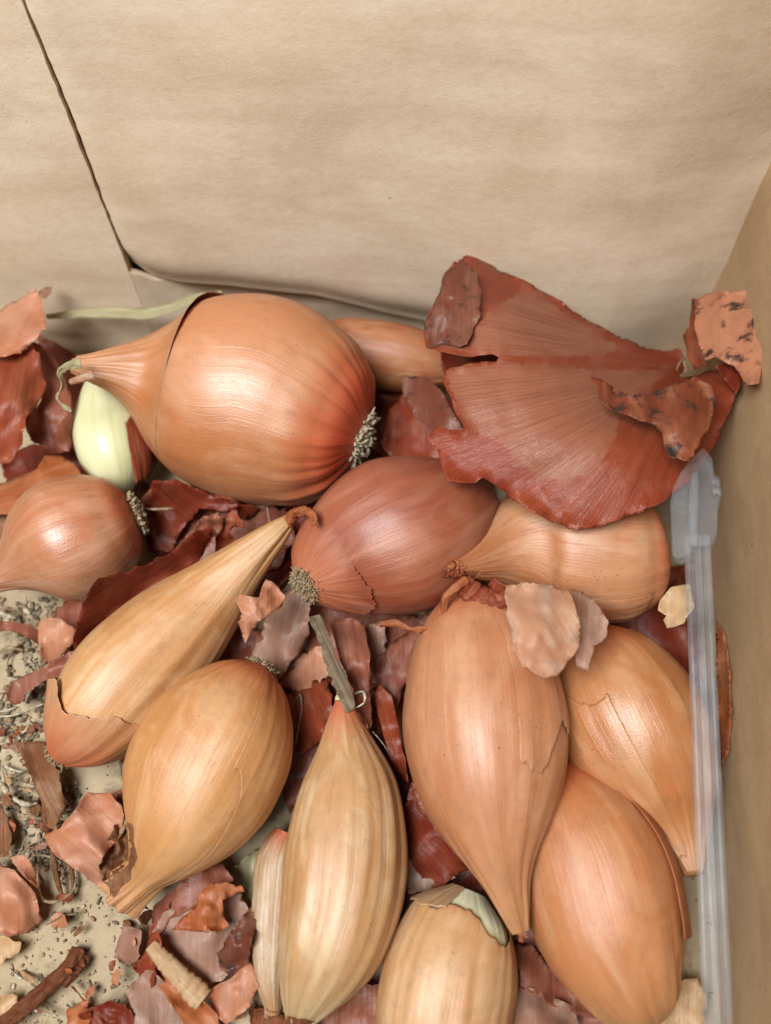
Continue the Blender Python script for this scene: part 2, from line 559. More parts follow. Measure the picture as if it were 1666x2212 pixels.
class Bulb:
    """a spine of stations (picture place, extra height in mm, half width) lifted off the floor by its own girth"""

    def __init__(self, stations, lift=0.0, seed=0, lumps=0.035, ridges=0.010, rootw=0.05, neckw=0.12, creases=()):
        st = [s if len(s) == 4 else (s[0], s[1], 0.0, s[2]) for s in stations]
        big = max(st, key=lambda s: s[3])
        z = 10.0
        for _ in range(20):
            z = big[3] * m_per_px(P(big[0], big[1], z)) * 1000 + lift
        self.axis_z = z
        pts = []
        for px, py, dz, r in st:
            p = P(px, py, z + dz)
            pts.append((*p, r * m_per_px(p)))
        self.s = catmull(pts, 400)
        self.seed, self.lumps, self.ridges, self.rootw, self.neckw, self.creases = seed, lumps, ridges, rootw, neckw, creases
        c = self.s[:, :3]
        T = np.gradient(c, axis=0)
        T /= np.linalg.norm(T, axis=1)[:, None]
        ker = np.hanning(141)
        ker /= ker.sum()
        T = np.stack([np.convolve(np.pad(T[:, q], 70, 'edge'), ker, 'valid') for q in range(3)], axis=1)
        T /= np.linalg.norm(T, axis=1)[:, None]
        k2 = np.hanning(41)
        k2 /= k2.sum()
        cs = np.stack([np.convolve(np.pad(c[:, q], 20, 'reflect', reflect_type='odd'), k2, 'valid') for q in range(3)], axis=1)
        self.s[:, :3] = cs
        c = cs
        V = np.array(CAM) - c
        N = V - (V * T).sum(1)[:, None] * T
        N /= np.linalg.norm(N, axis=1)[:, None]
        self.T, self.N, self.B = T, N, np.cross(T, N)
        self.rmax = self.s[:, 3].max()
        self.len = np.linalg.norm(np.diff(c, axis=0), axis=1).sum()
        self.base = Vector((float(np.mean(c[:, 0])), float(np.mean(c[:, 1])), max(0.0, z * 0.001 - self.rmax)))

    def at(self, s, th, off=0.0):
        f = min(max(s, 0), 1) * 399
        i = min(int(f), 398)
        a = f - i
        row = self.s[i] * (1 - a) + self.s[i + 1] * a
        N = self.N[i] * (1 - a) + self.N[i + 1] * a
        B = self.B[i] * (1 - a) + self.B[i + 1] * a
        ct, sn = math.cos(th), math.sin(th)
        sd = self.seed * 7.3
        d = 1 + self.lumps * pnoise((ct * 1.1 + sd, sn * 1.1, s * 2.2))
        d += self.ridges * pnoise((ct * 3.2 + sd, sn * 3.2, s * 0.8 + 3))
        d += self.ridges * 0.5 * (1 - abs(pnoise((ct * 5 + sd, sn * 5, s * 0.4 + 9))) * 4)
        if s < 0.22:
            d += self.rootw * (1 - s / 0.22) ** 1.2 * (0.5 * pnoise((ct * 5 + sd, sn * 5, s * 2)) + 0.7 * pnoise((ct * 11 + sd, sn * 11, s * 2)))
        if s > 0.68:
            d += self.neckw * ((s - 0.68) / 0.32) ** 1.4 * 1.6 * pnoise((ct * 2.6 + sd, sn * 2.6, s * 3))
            d += self.neckw * ((s - 0.68) / 0.32) ** 1.4 * 0.9 * pnoise((ct * 6 + sd, sn * 6, s * 2.4))
        for tc, s0, s1, wd, am in self.creases:
            if s0 < s < s1:
                e = math.sin(math.pi * (s - s0) / (s1 - s0))
                d += am * e * math.exp(-(((th - tc + math.pi) % (2 * math.pi) - math.pi) / wd) ** 2)
        r = max(row[3], 0.0004) * d + off
        p = row[:3] + r * (ct * N + sn * B)
        return Vector(p)

    def sk(self, s, th):
        return (math.cos(th), math.sin(th), s * self.len / self.rmax)

    def mesh(self, name, mat, ns=110, nt=120, s0=0.0, s1=1.0):
        v, sk, sv, f = [], [], [], []
        for i in range(ns + 1):
            u = i / ns
            s = s0 + (s1 - s0) * (0.5 - 0.5 * math.cos(math.pi * u)) * 0.6 + (s1 - s0) * u * 0.4
            for j in range(nt):
                th = 2 * math.pi * j / nt
                v.append(self.at(s, th))
                sk.append(self.sk(s, th))
                sv.append(s)
        for i in range(ns):
            for j in range(nt):
                k = (j + 1) % nt
                f.append((i * nt + j, i * nt + k, (i + 1) * nt + k, (i + 1) * nt + j))
        for i, rev in ((0, False), (ns, True)):
            c = sum((v[i * nt + j] for j in range(nt)), Vector()) / nt
            v.append(c)
            sk.append((0, 0, sk[i * nt][2]))
            sv.append(sv[i * nt])
            q = len(v) - 1
            for j in range(nt):
                k = (j + 1) % nt
                f.append((q, i * nt + j, i * nt + k) if rev else (q, i * nt + k, i * nt + j))
        o = mesh_obj(name, v, f, mat, attrs={'sk': sk, 'sv': sv})
        BVH_SOURCES.append((v, f))
        return o

    def shell(self, name, mat, sa, sb, th0, th1, off=0.35, lift=0.0, lift_at=0, rag=0.01, ns=60, nt=90, thick=0.16, seed=1, liftpow=3):
        """an outer skin layer lying on the bulb between the borders sa and sb (functions of 0..1 round the bulb)"""
        v, sk, sv, f = [], [], [], []
        for j in range(nt + 1):
            q = j / nt
            th = th0 + (th1 - th0) * q
            ja = rag * (pnoise((q * 14, seed, 1)) + 0.7 * pnoise((q * 40, seed, 7)))
            jb = rag * (pnoise((q * 14, seed, 4)) + 0.7 * pnoise((q * 40, seed, 9)))
            a, b = sa(q) + ja, sb(q) + jb
            for i in range(ns + 1):
                u = i / ns
                s = a + (b - a) * u
                e = (1 - u) if lift_at == 0 else u
                th2 = th + rag * 1.2 * pnoise((s * 30, seed, 3)) * (1 if j in (0, nt) else 0)
                p = self.at(s, th2, ((off(q) if callable(off) else off) + (lift(q) if callable(lift) else lift) * e ** liftpow + (0.0 if callable(off) else 0.12) * pnoise((q * 6, s * 9, seed))) * 0.001)
                v.append(p)
                sk.append(self.sk(s, th))
                sv.append(s)
        for j in range(nt):
            for i in range(ns):
                a = j * (ns + 1) + i
                f.append((a, a + 1, a + ns + 2, a + ns + 1))
        return mesh_obj(name, v, f, mat, attrs={'sk': sk, 'sv': sv}, thick=thick)


def tube(verts, faces, pts, radii, seg=6):
    base = len(verts)
    n = len(pts)
    for i in range(n):
        a, b = pts[max(i - 1, 0)], pts[min(i + 1, n - 1)]
        T = (b - a)
        T = T.normalized() if T.length > 1e-9 else Vector((0, 0, 1))
        ref = Vector((0, 0, 1)) if abs(T.z) < 0.9 else Vector((1, 0, 0))
        N = T.cross(ref).normalized()
        B = T.cross(N)
        for k in range(seg):
            an = 2 * math.pi * k / seg
            verts.append(pts[i] + radii[i] * (math.cos(an) * N + math.sin(an) * B))
    for i in range(n - 1):
        for k in range(seg):
            l = (k + 1) % seg
            faces.append((base + i * seg + k, base + i * seg + l, base + (i + 1) * seg + l, base + (i + 1) * seg + k))
    faces.append(tuple(base + k for k in range(seg))[::-1])
    faces.append(tuple(base + (n - 1) * seg + k for k in range(seg)))


def root_tuft(b, mat, count=60, length=2.2, rad=0.35, spread=0.9, seed=0, size=1.0, lumpmat=None, name='root_tuft'):
    """short dried root stubs crowding the root plate"""
    rnd = random.Random(seed + 40)
    row = b.s[2]
    c = Vector(row[:3])
    T, N, B = Vector(b.T[2]), Vector(b.N[2]), Vector(b.B[2])
    rr = float(row[3]) * size
    v, f = [], []
    # a crusty domed plate under the stubs
    n0, m0 = 6, 20
    for i in range(n0 + 1):
        for j in range(m0):
            q = i / n0
            an = 2 * math.pi * j / m0
            rad_ = rr * q * (1 + 0.18 * pnoise((math.cos(an) * 2, math.sin(an) * 2, seed)))
            hgt = 0.35 * rr * (1 - q * q) + rr * 0.16 * pnoise((q * 4 * math.cos(an), q * 4 * math.sin(an), seed * 3))
            v.append(c - T * hgt + T * 0.0004 + rad_ * (math.cos(an) * N + math.sin(an) * B))
    for i in range(n0):
        for j in range(m0):
            k = (j + 1) % m0
            f.append((i * m0 + j, i * m0 + k, (i + 1) * m0 + k, (i + 1) * m0 + j))
    for _ in range(count):
        q = math.sqrt(rnd.random()) * 0.98
        an = rnd.random() * 2 * math.pi
        d = math.cos(an) * N + math.sin(an) * B
        p = c + rr * q * d - T * 0.25 * rr * (1 - q * q)
        dirv = (-T * (1 - 0.45 * q) + d * q * spread + Vector((rnd.uniform(-1, 1), rnd.uniform(-1, 1), rnd.uniform(-1, 1)))).normalized()
        bend = Vector((rnd.uniform(-1, 1), rnd.uniform(-1, 1), rnd.uniform(-1, 1))) * 1.2
        L = length * 0.001 * rnd.uniform(0.35, 1.15)
        r0 = rad * 0.001 * rnd.uniform(0.6, 1.3)
        pts = [p + dirv * L * t + bend * L * t * t * 0.6 for t in (0, .35, .7, 1)]
        tube(v, f, pts, [r0, r0 * 1.05, r0 * 0.9, r0 * 0.45], 5)
    o = mesh_obj(name, v, f, mat)
    return o


def shallot(label, bulb, mat, **kw):
    root = empty('shallot', bulb.base)
    tag(root, label, 'shallot', 'shallots lying in the cardboard box')
    body = bulb.mesh('bulb', mat)
    into(body, root)
    return root


TAN, ORG, DRK, PAL = srgb(204, 134, 90), srgb(196, 116, 62), srgb(160, 82, 40), srgb(216, 166, 128)
NECKC = srgb(206, 146, 98)


def bmat(key, base, alt, dark, pale, **kw):
    d = dict(rough=0.49, sss=0.0, spec=1.0, dirt=0.20, rootc=srgb(170, 74, 36), streak=0.42, patch=0.8, paleamt=0.55, speck=0.55, bump=0.00010, neck=NECKC, veins=0.14)
    d.update(kw)
    d['streak'] *= 0.62
    br = lambda c, g=0.72: (c[0] * g * 0.94, c[1] * g * 0.97, c[2] * g * 0.92, 1)
    base, alt, dark = br(base), br(alt, 0.66), br(dark, 0.60)
    pale = br(pale, 0.80)
    if d.get('neck') is not None:
        d['neck'] = br(d['neck'], 0.68)
    M[key] = organic(key, base, alt, dark, pale, **d)
    return M[key]


# 1 the big round one by the flap
b1 = Bulb([(786, 948, 0, 42), (770, 942, 0, 100), (728, 928, 0, 163), (656, 900, 0, 206), (572, 866, 0, 222), (490, 854, 0, 213),
           (415, 842, 0, 186), (350, 828, 1, 138), (292, 810, 4, 80), (245, 800, 7, 50), (195, 796, 9, 29), (158, 790, 9, 16)],
          lift=1, seed=1, rootw=0.16, ridges=0.006, lumps=0.02)
s1 = shallot('largest round orange brown shallot with a torn outer skin beside the flap', b1,
             bmat('big_bulb', srgb(208, 138, 96), srgb(202, 122, 66), srgb(176, 88, 44), srgb(214, 160, 128), streak=0.34, rough=0.42, rootc=srgb(186, 58, 30)))
def slit(q):
    th = -60 + 190 * q
    return 0.655 - 0.082 * max(0, th / 90) ** 1.2


into(b1.shell('outer_skin', M['big_bulb'], slit, lambda q: 0.985, R(-60), R(130), off=lambda q: 0.02 + 0.35 * max(0, min(1, (q - 0.22) / 0.4)),
              lift=lambda q: 1.5 * max(0, (q - 0.36) / 0.45) ** 1.2, rag=0.003, seed=3, liftpow=12, thick=0.05, ns=110, nt=110), s1)
into(b1.shell('exposed_skin', M['skin_maroon'], lambda q: 0.640 - 0.080 * q ** 1.1 - 0.035 * math.sin(q * math.pi * 0.85), lambda q: 0.66 - 0.08 * q ** 1.1, R(12), R(125), off=0.03, rag=0.004, seed=5, thick=0.05), s1)
into(root_tuft(b1, M['root_white'], 130, 1.25, 0.32, seed=1, size=1.05), s1)

# 2 the small peeled pale green one
b2 = Bulb([(268, 1072, -6, 16), (262, 1048, -4, 38), (251, 1000, 0, 68), (241, 950, 2, 76), (233, 900, 2, 68), (226, 852, 1, 46), (222, 815, 0, 24)],
          lift=5, seed=2, ridges=0.004)
s2 = shallot('small peeled pale green shallot tucked under the neck of the largest', b2, M['flesh'])
into(b2.shell('torn_skin', M['skin_red'], lambda q: 0.12 + 0.05 * q, lambda q: 0.74 - 0.34 * (1 - q) ** 2 - 0.06 * math.sin(q * 9), R(24), R(100), off=0.5, lift=1.8, lift_at=0, rag=0.02, seed=6), s2)
into(root_tuft(b2, M['root_soil'], 30, 1.6, 0.25, seed=2), s2)

# 3 the small pink one at the picture's left edge
b3 = Bulb([(296, 1106, 0, 26), (276, 1114, 0, 74), (237, 1130, 0, 114), (182, 1155, 0, 137), (122, 1180, 0, 134), (74, 1202, 0, 104),
           (40, 1222, 0, 66), (10, 1240, 0, 40), (-24, 1256, 0, 28)], lift=4, seed=3, ridges=0.008)
s3 = shallot('small pinkish shallot with grey soil on its roots, cut by the left edge', b3,
             bmat('pink_bulb', srgb(208, 140, 102), srgb(194, 110, 72), srgb(158, 78, 50), srgb(218, 168, 142), rough=0.34, patch=0.7, neck=srgb(200, 140, 112)))
into(root_tuft(b3, M['root_clod'], 380, 0.7, 0.30, seed=3, size=1.5), s3)

# 4 the long slender one
b4 = Bulb([(126, 1636, -2, 26), (160, 1600, -1, 76), (210, 1545, 0, 110), (270, 1475, 0, 126), (335, 1410, 0, 122), (400, 1345, 1, 106),
           (460, 1285, 3, 80), (515, 1228, 6, 56), (565, 1180, 9, 38), (603, 1146, 11, 25), (628, 1122, 12, 14)],
          lift=3, seed=4, ridges=0.016, lumps=0.05, creases=((R(20), .1, .8, .10, .02), (R(-30), .15, .9, .12, .018), (R(62), .05, .95, .05, .015)))
s4 = shallot('long slender golden shallot with a cracked skin and a drawn-out curled tail', b4,
             bmat('slender_bulb', srgb(218, 160, 106), srgb(206, 136, 76), srgb(174, 98, 46), srgb(226, 184, 142), streak=0.30, neck=srgb(196, 152, 96)))
into(b4.shell('cracked_skin', bmat('slender_outer', srgb(212, 154, 110), srgb(202, 136, 86), srgb(170, 98, 56), srgb(220, 178, 146), streak=0.4, neck=None),
              lambda q: 0.0, lambda q: 0.155 + 0.02 * math.sin(q * 17) + 0.30 * max(0, (q - 0.42)) ** 1.0 * 1.3, R(-80), R(115), off=0.18, lift=lambda q: 0.15 + 1.5 * max(0, 1 - q / 0.42), lift_at=1, rag=0.008, seed=8, thick=0.08), s4)
into(root_tuft(b4, M['root'], 140, 1.0, 0.18, seed=4, size=1.1), s4)

# 5 the smooth golden one
b5 = Bulb([(569, 1440, 0, 22), (556, 1460, 0, 64), (530, 1502, 0, 114), (495, 1565, 0, 155), (455, 1640, 0, 172), (415, 1720, 0, 164),
           (381, 1785, 0, 130), (351, 1835, -1, 84), (326, 1870, -3, 54), (300, 1900, -5, 47), (268, 1928, -7, 52)],
          lift=2, seed=5, ridges=0.010, neckw=0.16, lumps=0.045, creases=((R(-12), .05, .6, .10, .012), (R(40), .02, .55, .06, .012), (R(20), .25, .85, .45, -.025)))
s5 = shallot('plump golden shallot with a flattened pleated neck beside the bare floor', b5,
             bmat('golden_bulb', srgb(218, 156, 100), srgb(206, 134, 70), srgb(180, 102, 46), srgb(224, 180, 140), streak=0.22))
into(b5.shell('skin_layer', M['golden_bulb'], lambda q: 0.03 + 0.02 * q, lambda q: 0.62 + 0.2 * math.sin(q * 5), R(-75), R(-16), off=0.12, lift=0.25, lift_at=1, rag=0.010, seed=31, thick=0.05), s5)
into(root_tuft(b5, M['root'], 220, 0.9, 0.15, seed=5, size=1.15), s5)

# 6 the long split pale one
b6 = Bulb([(740, 1512, 3, 15), (742, 1545, 2, 32), (748, 1600, 1, 58), (754, 1680, 0, 98), (752, 1770, 0, 122), (746, 1860, 0, 134),
           (735, 1950, 0, 131), (712, 2040, 0, 116), (680, 2118, -2, 82), (655, 2180, -4, 46), (644, 2212, -5, 24)],
          lift=3, seed=6, ridges=0.020, lumps=0.05, rootw=0.06, creases=((R(-18), .05, .9, .10, .03), (R(30), .1, .95, .16, .02), (R(-62), .1, .9, .09, -.03)))
s6 = shallot('long pale tan split shallot with a papery side lobe, at the bottom centre', b6,
             bmat('pale_bulb', srgb(212, 162, 114), srgb(202, 140, 86), srgb(168, 104, 56), srgb(222, 194, 158), streak=0.42, paleamt=0.6, patch=0.6, neck=srgb(206, 176, 136)))
b6b = Bulb([(622, 1800, 0, 30), (604, 1840, 0, 42), (592, 1940, 0, 46), (585, 2040, 0, 40), (585, 2120, 0, 30), (592, 2190, -1, 14)],
           lift=5, seed=16, ridges=0.03, lumps=0.06)
lobe = b6b.mesh('side_lobe', bmat('pale_lobe', srgb(206, 172, 136), srgb(196, 150, 108), srgb(160, 106, 66), srgb(216, 198, 176), streak=0.7))
into(lobe, s6)
tipv, tipf = [], []
tube(tipv, tipf, [P(740, 1520, 14), P(740, 1505, 15.2), P(738, 1494, 15.6)], [0.0016, 0.0015, 0.0007], 12)
into(mesh_obj('sprout_stub', tipv, tipf, M['stub']), s6)

# 7 the dark red one in the middle
b7 = Bulb([(656, 1262, 2, 32), (680, 1246, 1, 80), (730, 1216, 0, 125), (790, 1186, 0, 158), (850, 1160, 0, 173), (918, 1132, 0, 158),
           (976, 1106, -1, 120), (1016, 1088, -3, 78), (1040, 1076, -5, 42), (1056, 1068, -6, 18)],
          lift=7, seed=7, ridges=0.008, rootw=0.06)
s7 = shallot('dark reddish shallot in the middle of the heap, roots facing lower left', b7,
             bmat('red_bulb', srgb(172, 92, 62), srgb(148, 60, 40), srgb(124, 46, 30), srgb(188, 124, 98), streak=0.30, speck=0.9, paleamt=0.7, rootc=srgb(166, 96, 62), neck=srgb(150, 76, 52)))
into(b7.shell('torn_root_skin', M['red_bulb'], lambda q: 0.02, lambda q: 0.15 + 0.05 * math.sin(q * 3.1), R(10), R(80), off=0.3, lift=0.5, lift_at=1, rag=0.016, seed=11), s7)
into(root_tuft(b7, M['root'], 300, 0.9, 0.17, seed=7, size=1.15), s7)

# 8 the one under the fan skin
b8 = Bulb([(1428, 1184, 0, 30), (1410, 1187, 0, 88), (1362, 1192, 0, 136), (1288, 1191, 0, 154), (1214, 1184, 0, 150), (1150, 1179, 0, 131),
           (1098, 1186, 2, 96), (1056, 1200, 5, 62), (1018, 1216, 9, 34), (986, 1226, 12, 14)], lift=5, seed=8, ridges=0.006, lumps=0.01, neckw=0.05,
          creases=((R(-42), .1, .95, .05, .012),))
s8 = shallot('orange tan shallot half covered by the big fan of red skin', b8,
             bmat('covered_bulb', srgb(210, 146, 104), srgb(196, 114, 64), srgb(168, 86, 44), srgb(214, 172, 140), streak=0.34, speck=1.0, neck=srgb(190, 108, 62)))

into(b8.shell('skin_layer', M['covered_bulb'], lambda q: 0.12, lambda q: 0.93, R(-90), R(-38), off=0.12, lift=0.3, lift_at=1, rag=0.008, seed=37, thick=0.05), s8)
# 9 the upright pear-shaped one
b9 = Bulb([(1010, 1272, 0, 30), (1018, 1308, 0, 80), (1030, 1390, 0, 135), (1042, 1480, 0, 165), (1047, 1570, 0, 178), (1054, 1650, 0, 172),
           (1062, 1730, 0, 150), (1072, 1800, 0, 115), (1083, 1860, 0, 78), (1096, 1912, -1, 52), (1110, 1962, -2, 36), (1124, 2010, -3, 20)],
          lift=7, seed=9, ridges=0.010, neckw=0.16, lumps=0.05, creases=((R(35), .1, .9, .35, -.03), (R(-30), .3, .95, .10, .012)))
s9 = shallot('upright pear shaped tan shallot with its neck pointing down to the viewer', b9,
             bmat('pear_bulb', srgb(208, 142, 102), srgb(198, 122, 76), srgb(166, 88, 50), srgb(216, 164, 130), streak=0.34, speck=0.9))

into(b9.shell('skin_layer', M['pear_bulb'], lambda q: 0.05, lambda q: 0.42 + 0.22 * q + 0.04 * math.sin(q * 11), R(-85), R(-22), off=0.12, lift=0.3, lift_at=1, rag=0.012, seed=33, thick=0.05), s9)
# 10 the one behind the rod
b10 = Bulb([(1262, 1372, 0, 52), (1288, 1420, 0, 110), (1325, 1490, 0, 148), (1360, 1560, 0, 162), (1400, 1640, 0, 150), (1440, 1720, 0, 112),
            (1468, 1790, 0, 70), (1488, 1845, 1, 40), (1500, 1888, 2, 20)], lift=2, seed=10, ridges=0.010, lumps=0.045, creases=((R(15), .15, .7, .4, -.03),))
s10 = shallot('glossy orange shallot partly behind the clear plastic stick', b10,
              bmat('glossy_bulb', srgb(206, 140, 92), srgb(196, 116, 60), srgb(168, 86, 40), srgb(214, 166, 126), streak=0.32, rough=0.38))

into(b10.shell('skin_layer', M['glossy_bulb'], lambda q: 0.30 - 0.1 * q + 0.03 * math.sin(q * 9), lambda q: 0.95, R(5), R(80), off=0.12, lift=0.3, lift_at=0, rag=0.010, seed=35, thick=0.05), s10)
# 11 the one in the lower right corner
b11 = Bulb([(1198, 1660, 0, 50), (1218, 1712, 0, 100), (1250, 1790, 0, 144), (1284, 1880, 0, 167), (1308, 1970, 0, 168), (1334, 2050, 0, 152),
            (1360, 2118, 0, 120), (1382, 2168, -1, 82), (1398, 2202, -2, 38)], lift=1, seed=11, ridges=0.006,
           lumps=0.045, creases=((R(-60), .78, .92, .10, -.05), (R(10), .2, .75, .4, -.03), (R(-38), .0, .8, .08, .012)))
s11 = shallot('plump orange brown shallot in the lower right, below the pear shaped one', b11,
              bmat('corner_bulb', srgb(208, 134, 84), srgb(198, 116, 62), srgb(168, 84, 40), srgb(214, 162, 122), streak=0.32))
into(b11.shell('outer_skin', M['skin_orange'], lambda q: 0.05, lambda q: 0.78 - 0.03 * q, R(-150), R(-60), off=0.35, lift=0.5, lift_at=1, rag=0.006, seed=14), s11)

# 12 the half peeled one cut by the lower border
b12 = Bulb([(1016, 1925, 0, 34), (1006, 1960, 0, 80), (990, 2020, 0, 117), (975, 2090, 0, 137), (962, 2160, 0, 142), (950, 2240, 0, 135),
            (940, 2320, 0, 90), (935, 2370, 0, 40)], lift=1, seed=12, ridges=0.018, lumps=0.05)
s12 = shallot('half peeled tan shallot showing white flesh, cut by the bottom edge', b12, M['flesh_white'])
into(b12.shell('papery_skin', bmat('peeled_outer', srgb(216, 164, 116), srgb(206, 140, 86), srgb(172, 106, 58), srgb(224, 188, 152), streak=0.28, neck=None),
               lambda q: 0.10 + 0.10 * math.exp(-((q - 0.36) / 0.10) ** 2) + 0.02 * math.sin(q * 23) + 0.03 * math.exp(-((q - 0.60) / 0.03) ** 2), lambda q: 0.98, R(-179), R(179), off=0.3, lift=0.35, lift_at=0, rag=0.034, seed=17, ns=80, nt=140), s12)
into(b12.shell('torn_tip_skin', M['skin_cream'], lambda q: 0.0, lambda q: 0.13 + 0.03 * math.sin(q * 6), R(20), R(170), off=0.4, lift=1.0, lift_at=1, rag=0.015, seed=19), s12)

# 13 the one wedged behind
b13 = Bulb([(680, 742, 0, 34), (730, 748, 0, 60), (800, 762, 0, 72), (880, 776, 0, 70), (950, 788, 0, 50), (1015, 800, 0, 22)], lift=6, seed=13)
s13 = shallot('dusty brown shallot wedged between the largest one and the flap', b13,
              bmat('wedged_bulb', srgb(190, 118, 72), srgb(176, 92, 52), srgb(140, 66, 36), srgb(200, 152, 112), streak=0.4, speck=1.0, dirt=0.15))

# one depth map of all the bulbs, so that loose skins lie on them and not in them
av, af = [], []
for v, f in BVH_SOURCES:
    k = len(av)
    av += v
    af += [tuple(i + k for i in q) for q in f]
BVH = BVHTree.FromPolygons(av, af)


# ------------------------------------------------------------------ loose skins
def tps(ctrl):
    c = np.asarray(ctrl, float)
    n = len(c)
    xy, z = c[:, :2] / 100.0, c[:, 2]
    if n < 3:
        zz = z.mean()
        return lambda x, y: zz
    d = np.linalg.norm(xy[:, None] - xy[None], axis=2)
    K = np.where(d > 0, d**2 * np.log(d + 1e-12), 0) + np.eye(n) * 0.05
    Pm = np.c_[np.ones(n), xy]
    A = np.zeros((n + 3, n + 3))
    A[:n, :n], A[:n, n:], A[n:, :n] = K, Pm, Pm.T
    A[n:, n:] = -np.eye(3) * 1e-9
    w = np.linalg.solve(A, np.r_[z, 0, 0, 0])

    def ev(x, y):
        dd = np.hypot(xy[:, 0] - x / 100, xy[:, 1] - y / 100)
        k = np.where(dd > 0, dd**2 * np.log(dd + 1e-12), 0)
        return float(k @ w[:n] + w[n] + w[n + 1] * x / 100 + w[n + 2] * y / 100)
    return ev


def inside(poly, x, y):
    c = False
    n = len(poly)
    j = n - 1
    for i in range(n):
        xi, yi = poly[i]
        xj, yj = poly[j]
        if (yi > y) != (yj > y) and x < (xj - xi) * (y - yi) / (yj - yi) + xi:
            c = not c
        j = i
    return c


SKN = [0]


def skin(name, label, outline, ctrl, mat, rag=4.0, cell=13.0, wr=0.5, crump=0.25, fib=90.0, fan=None, thick=0.05, drape=True,
         cat='onion skin', group='loose shallot skins', parent=None, clear=0.35, soft=0, folds=4, kink=1.0, curl=1.0, zones=None):
    """a torn skin: its outline, its heights at a few places (mm) and fibres running at an angle or from a point"""
    SKN[0] += 1
    sd = SKN[0] * 11.37
    pts = [Vector((x, y)) for x, y in outline]
    for _ in range(soft):
        q = []
        for i in range(len(pts)):
            a, b = pts[i], pts[(i + 1) % len(pts)]
            q += [a * 0.82 + b * 0.18, a * 0.18 + b * 0.82]
        pts = q
    dense = []
    for i in range(len(pts)):
        a, b = pts[i], pts[(i + 1) % len(pts)]
        k = max(1, int((b - a).length / 5.0))
        dense += [a + (b - a) * (t / k) for t in range(k)]
    rp = []
    for i, p in enumerate(dense):
        a, b = dense[i - 1], dense[(i + 1) % len(dense)]
        t = (b - a)
        nrm = Vector((t.y, -t.x)).normalized() if t.length > 1e-6 else Vector((0, 0))
        am = rag * (pnoise((p.x / 30, p.y / 30, sd)) * 1.6 + max(0, 0.3 + 1.6 * pnoise((p.x / 50, p.y / 50, sd + 8))) * (1.0 * noise.cell((p.x / 13, p.y / 11, sd + 5)) - 0.5 + 1.3 * pnoise((p.x / 8, p.y / 8, sd + 5))))
        rp.append(p + nrm * am)
    poly = [(p.x, p.y) for p in rp]
    xs, ys = [p[0] for p in poly], [p[1] for p in poly]
    rnd = random.Random(SKN[0])
    inner = []
    y = min(ys)
    row = 0
    while y < max(ys):
        x = min(xs) + (cell / 2 if row % 2 else 0)
        while x < max(xs):
            qx, qy = x + rnd.uniform(-.2, .2) * cell, y + rnd.uniform(-.2, .2) * cell
            if inside(poly, qx, qy):
                inner.append(Vector((qx, qy)))
            x += cell
        y += cell * 0.866
        row += 1
    vin = [Vector(p) for p in poly] + inner
    n = len(poly)
    vo, _, fo, *_ = delaunay_2d_cdt(vin, [(i, (i + 1) % n) for i in range(n)], [list(range(n))], 1, 1e-4)
    h = tps(ctrl)
    parr = np.array(poly)
    span = max(max(xs) - min(xs), max(ys) - min(ys))
    lines = []
    for _ in range(folds):
        q = parr[rnd.randrange(len(parr))] * 0.6 + np.array([(min(xs) + max(xs)) / 2, (min(ys) + max(ys)) / 2]) * 0.4
        an = R(fib) + rnd.gauss(0, 0.55) if not fan else rnd.uniform(0, 3.14)
        lines.append((q, math.sin(an), -math.cos(an), rnd.choice((-1, 1)) * kink * rnd.uniform(0.8, 2.6) * (0.5 if span > 300 else 1.0)))
    ang = R(fib)
    fx, fy = math.cos(ang), math.sin(ang)
    verts, sk, tone = [], [], []
    for p in vo:
        z = h(p.x, p.y)
        if fan:
            dx, dy = p.x - fan[0], p.y - fan[1]
            al, ac = math.hypot(dx, dy) / 100, ((math.atan2(dy, dx)) % (2 * math.pi)) * 3.0
        else:
            al, ac = (p.x * fx + p.y * fy) / 100, (-p.x * fy + p.y * fx) / 100
        z += wr * 1.6 * pnoise((ac * 1.3 + sd, al * 0.5, 1)) + wr * 0.7 * pnoise((ac * 4 + sd, al * 0.7, 4))
        z += crump * 2.2 * (0.4 - abs(pnoise((p.x / 38 + sd, p.y / 38, 2))))
        z += crump * 0.7 * pnoise((p.x / 14 + sd, p.y / 14, 3))
        for q, la, lb, am in lines:
            dl = abs((p.x - q[0]) * la + (p.y - q[1]) * lb) / 100
            z += am * (min(dl, 0.35) - 0.15)
        de = math.sqrt(float(((parr - np.array((p.x, p.y))) ** 2).sum(1).min()))
        z += curl * 3.2 * math.exp(-de / 16.0) * (0.22 + pnoise((p.x / 55, p.y / 55, sd + 2)))
        z = max(z, 0.25)
        r = ray(p.x, p.y)
        t = (z * 0.001 - CAMZ) / r.z
        if drape:
            hit = BVH.ray_cast(CAM, r.normalized())
            if hit[0] is not None:
                th = (hit[0] - CAM).dot(FWD) - clear * 0.001
                t = min(t, th)
        verts.append(CAM + r * t)
        sk.append((ac, sd, al))
        tn = 0.0
        for zp in (zones or ()):
            dz = min(math.hypot(p.x - a, p.y - b) for a, b in zp)
            tn = max(tn, 0.5 + (1 if inside(zp, p.x, p.y) else -1) * min(0.5, dz / 70))
        tone.append(tn)
    o = mesh_obj(name, verts, [tuple(f)[::-1] for f in fo], mat, attrs={'sk': sk, 'tone': tone}, thick=thick)
    if parent is not None:
        into(o, parent)
    else:
        tag(o, label, cat, group)
    return o


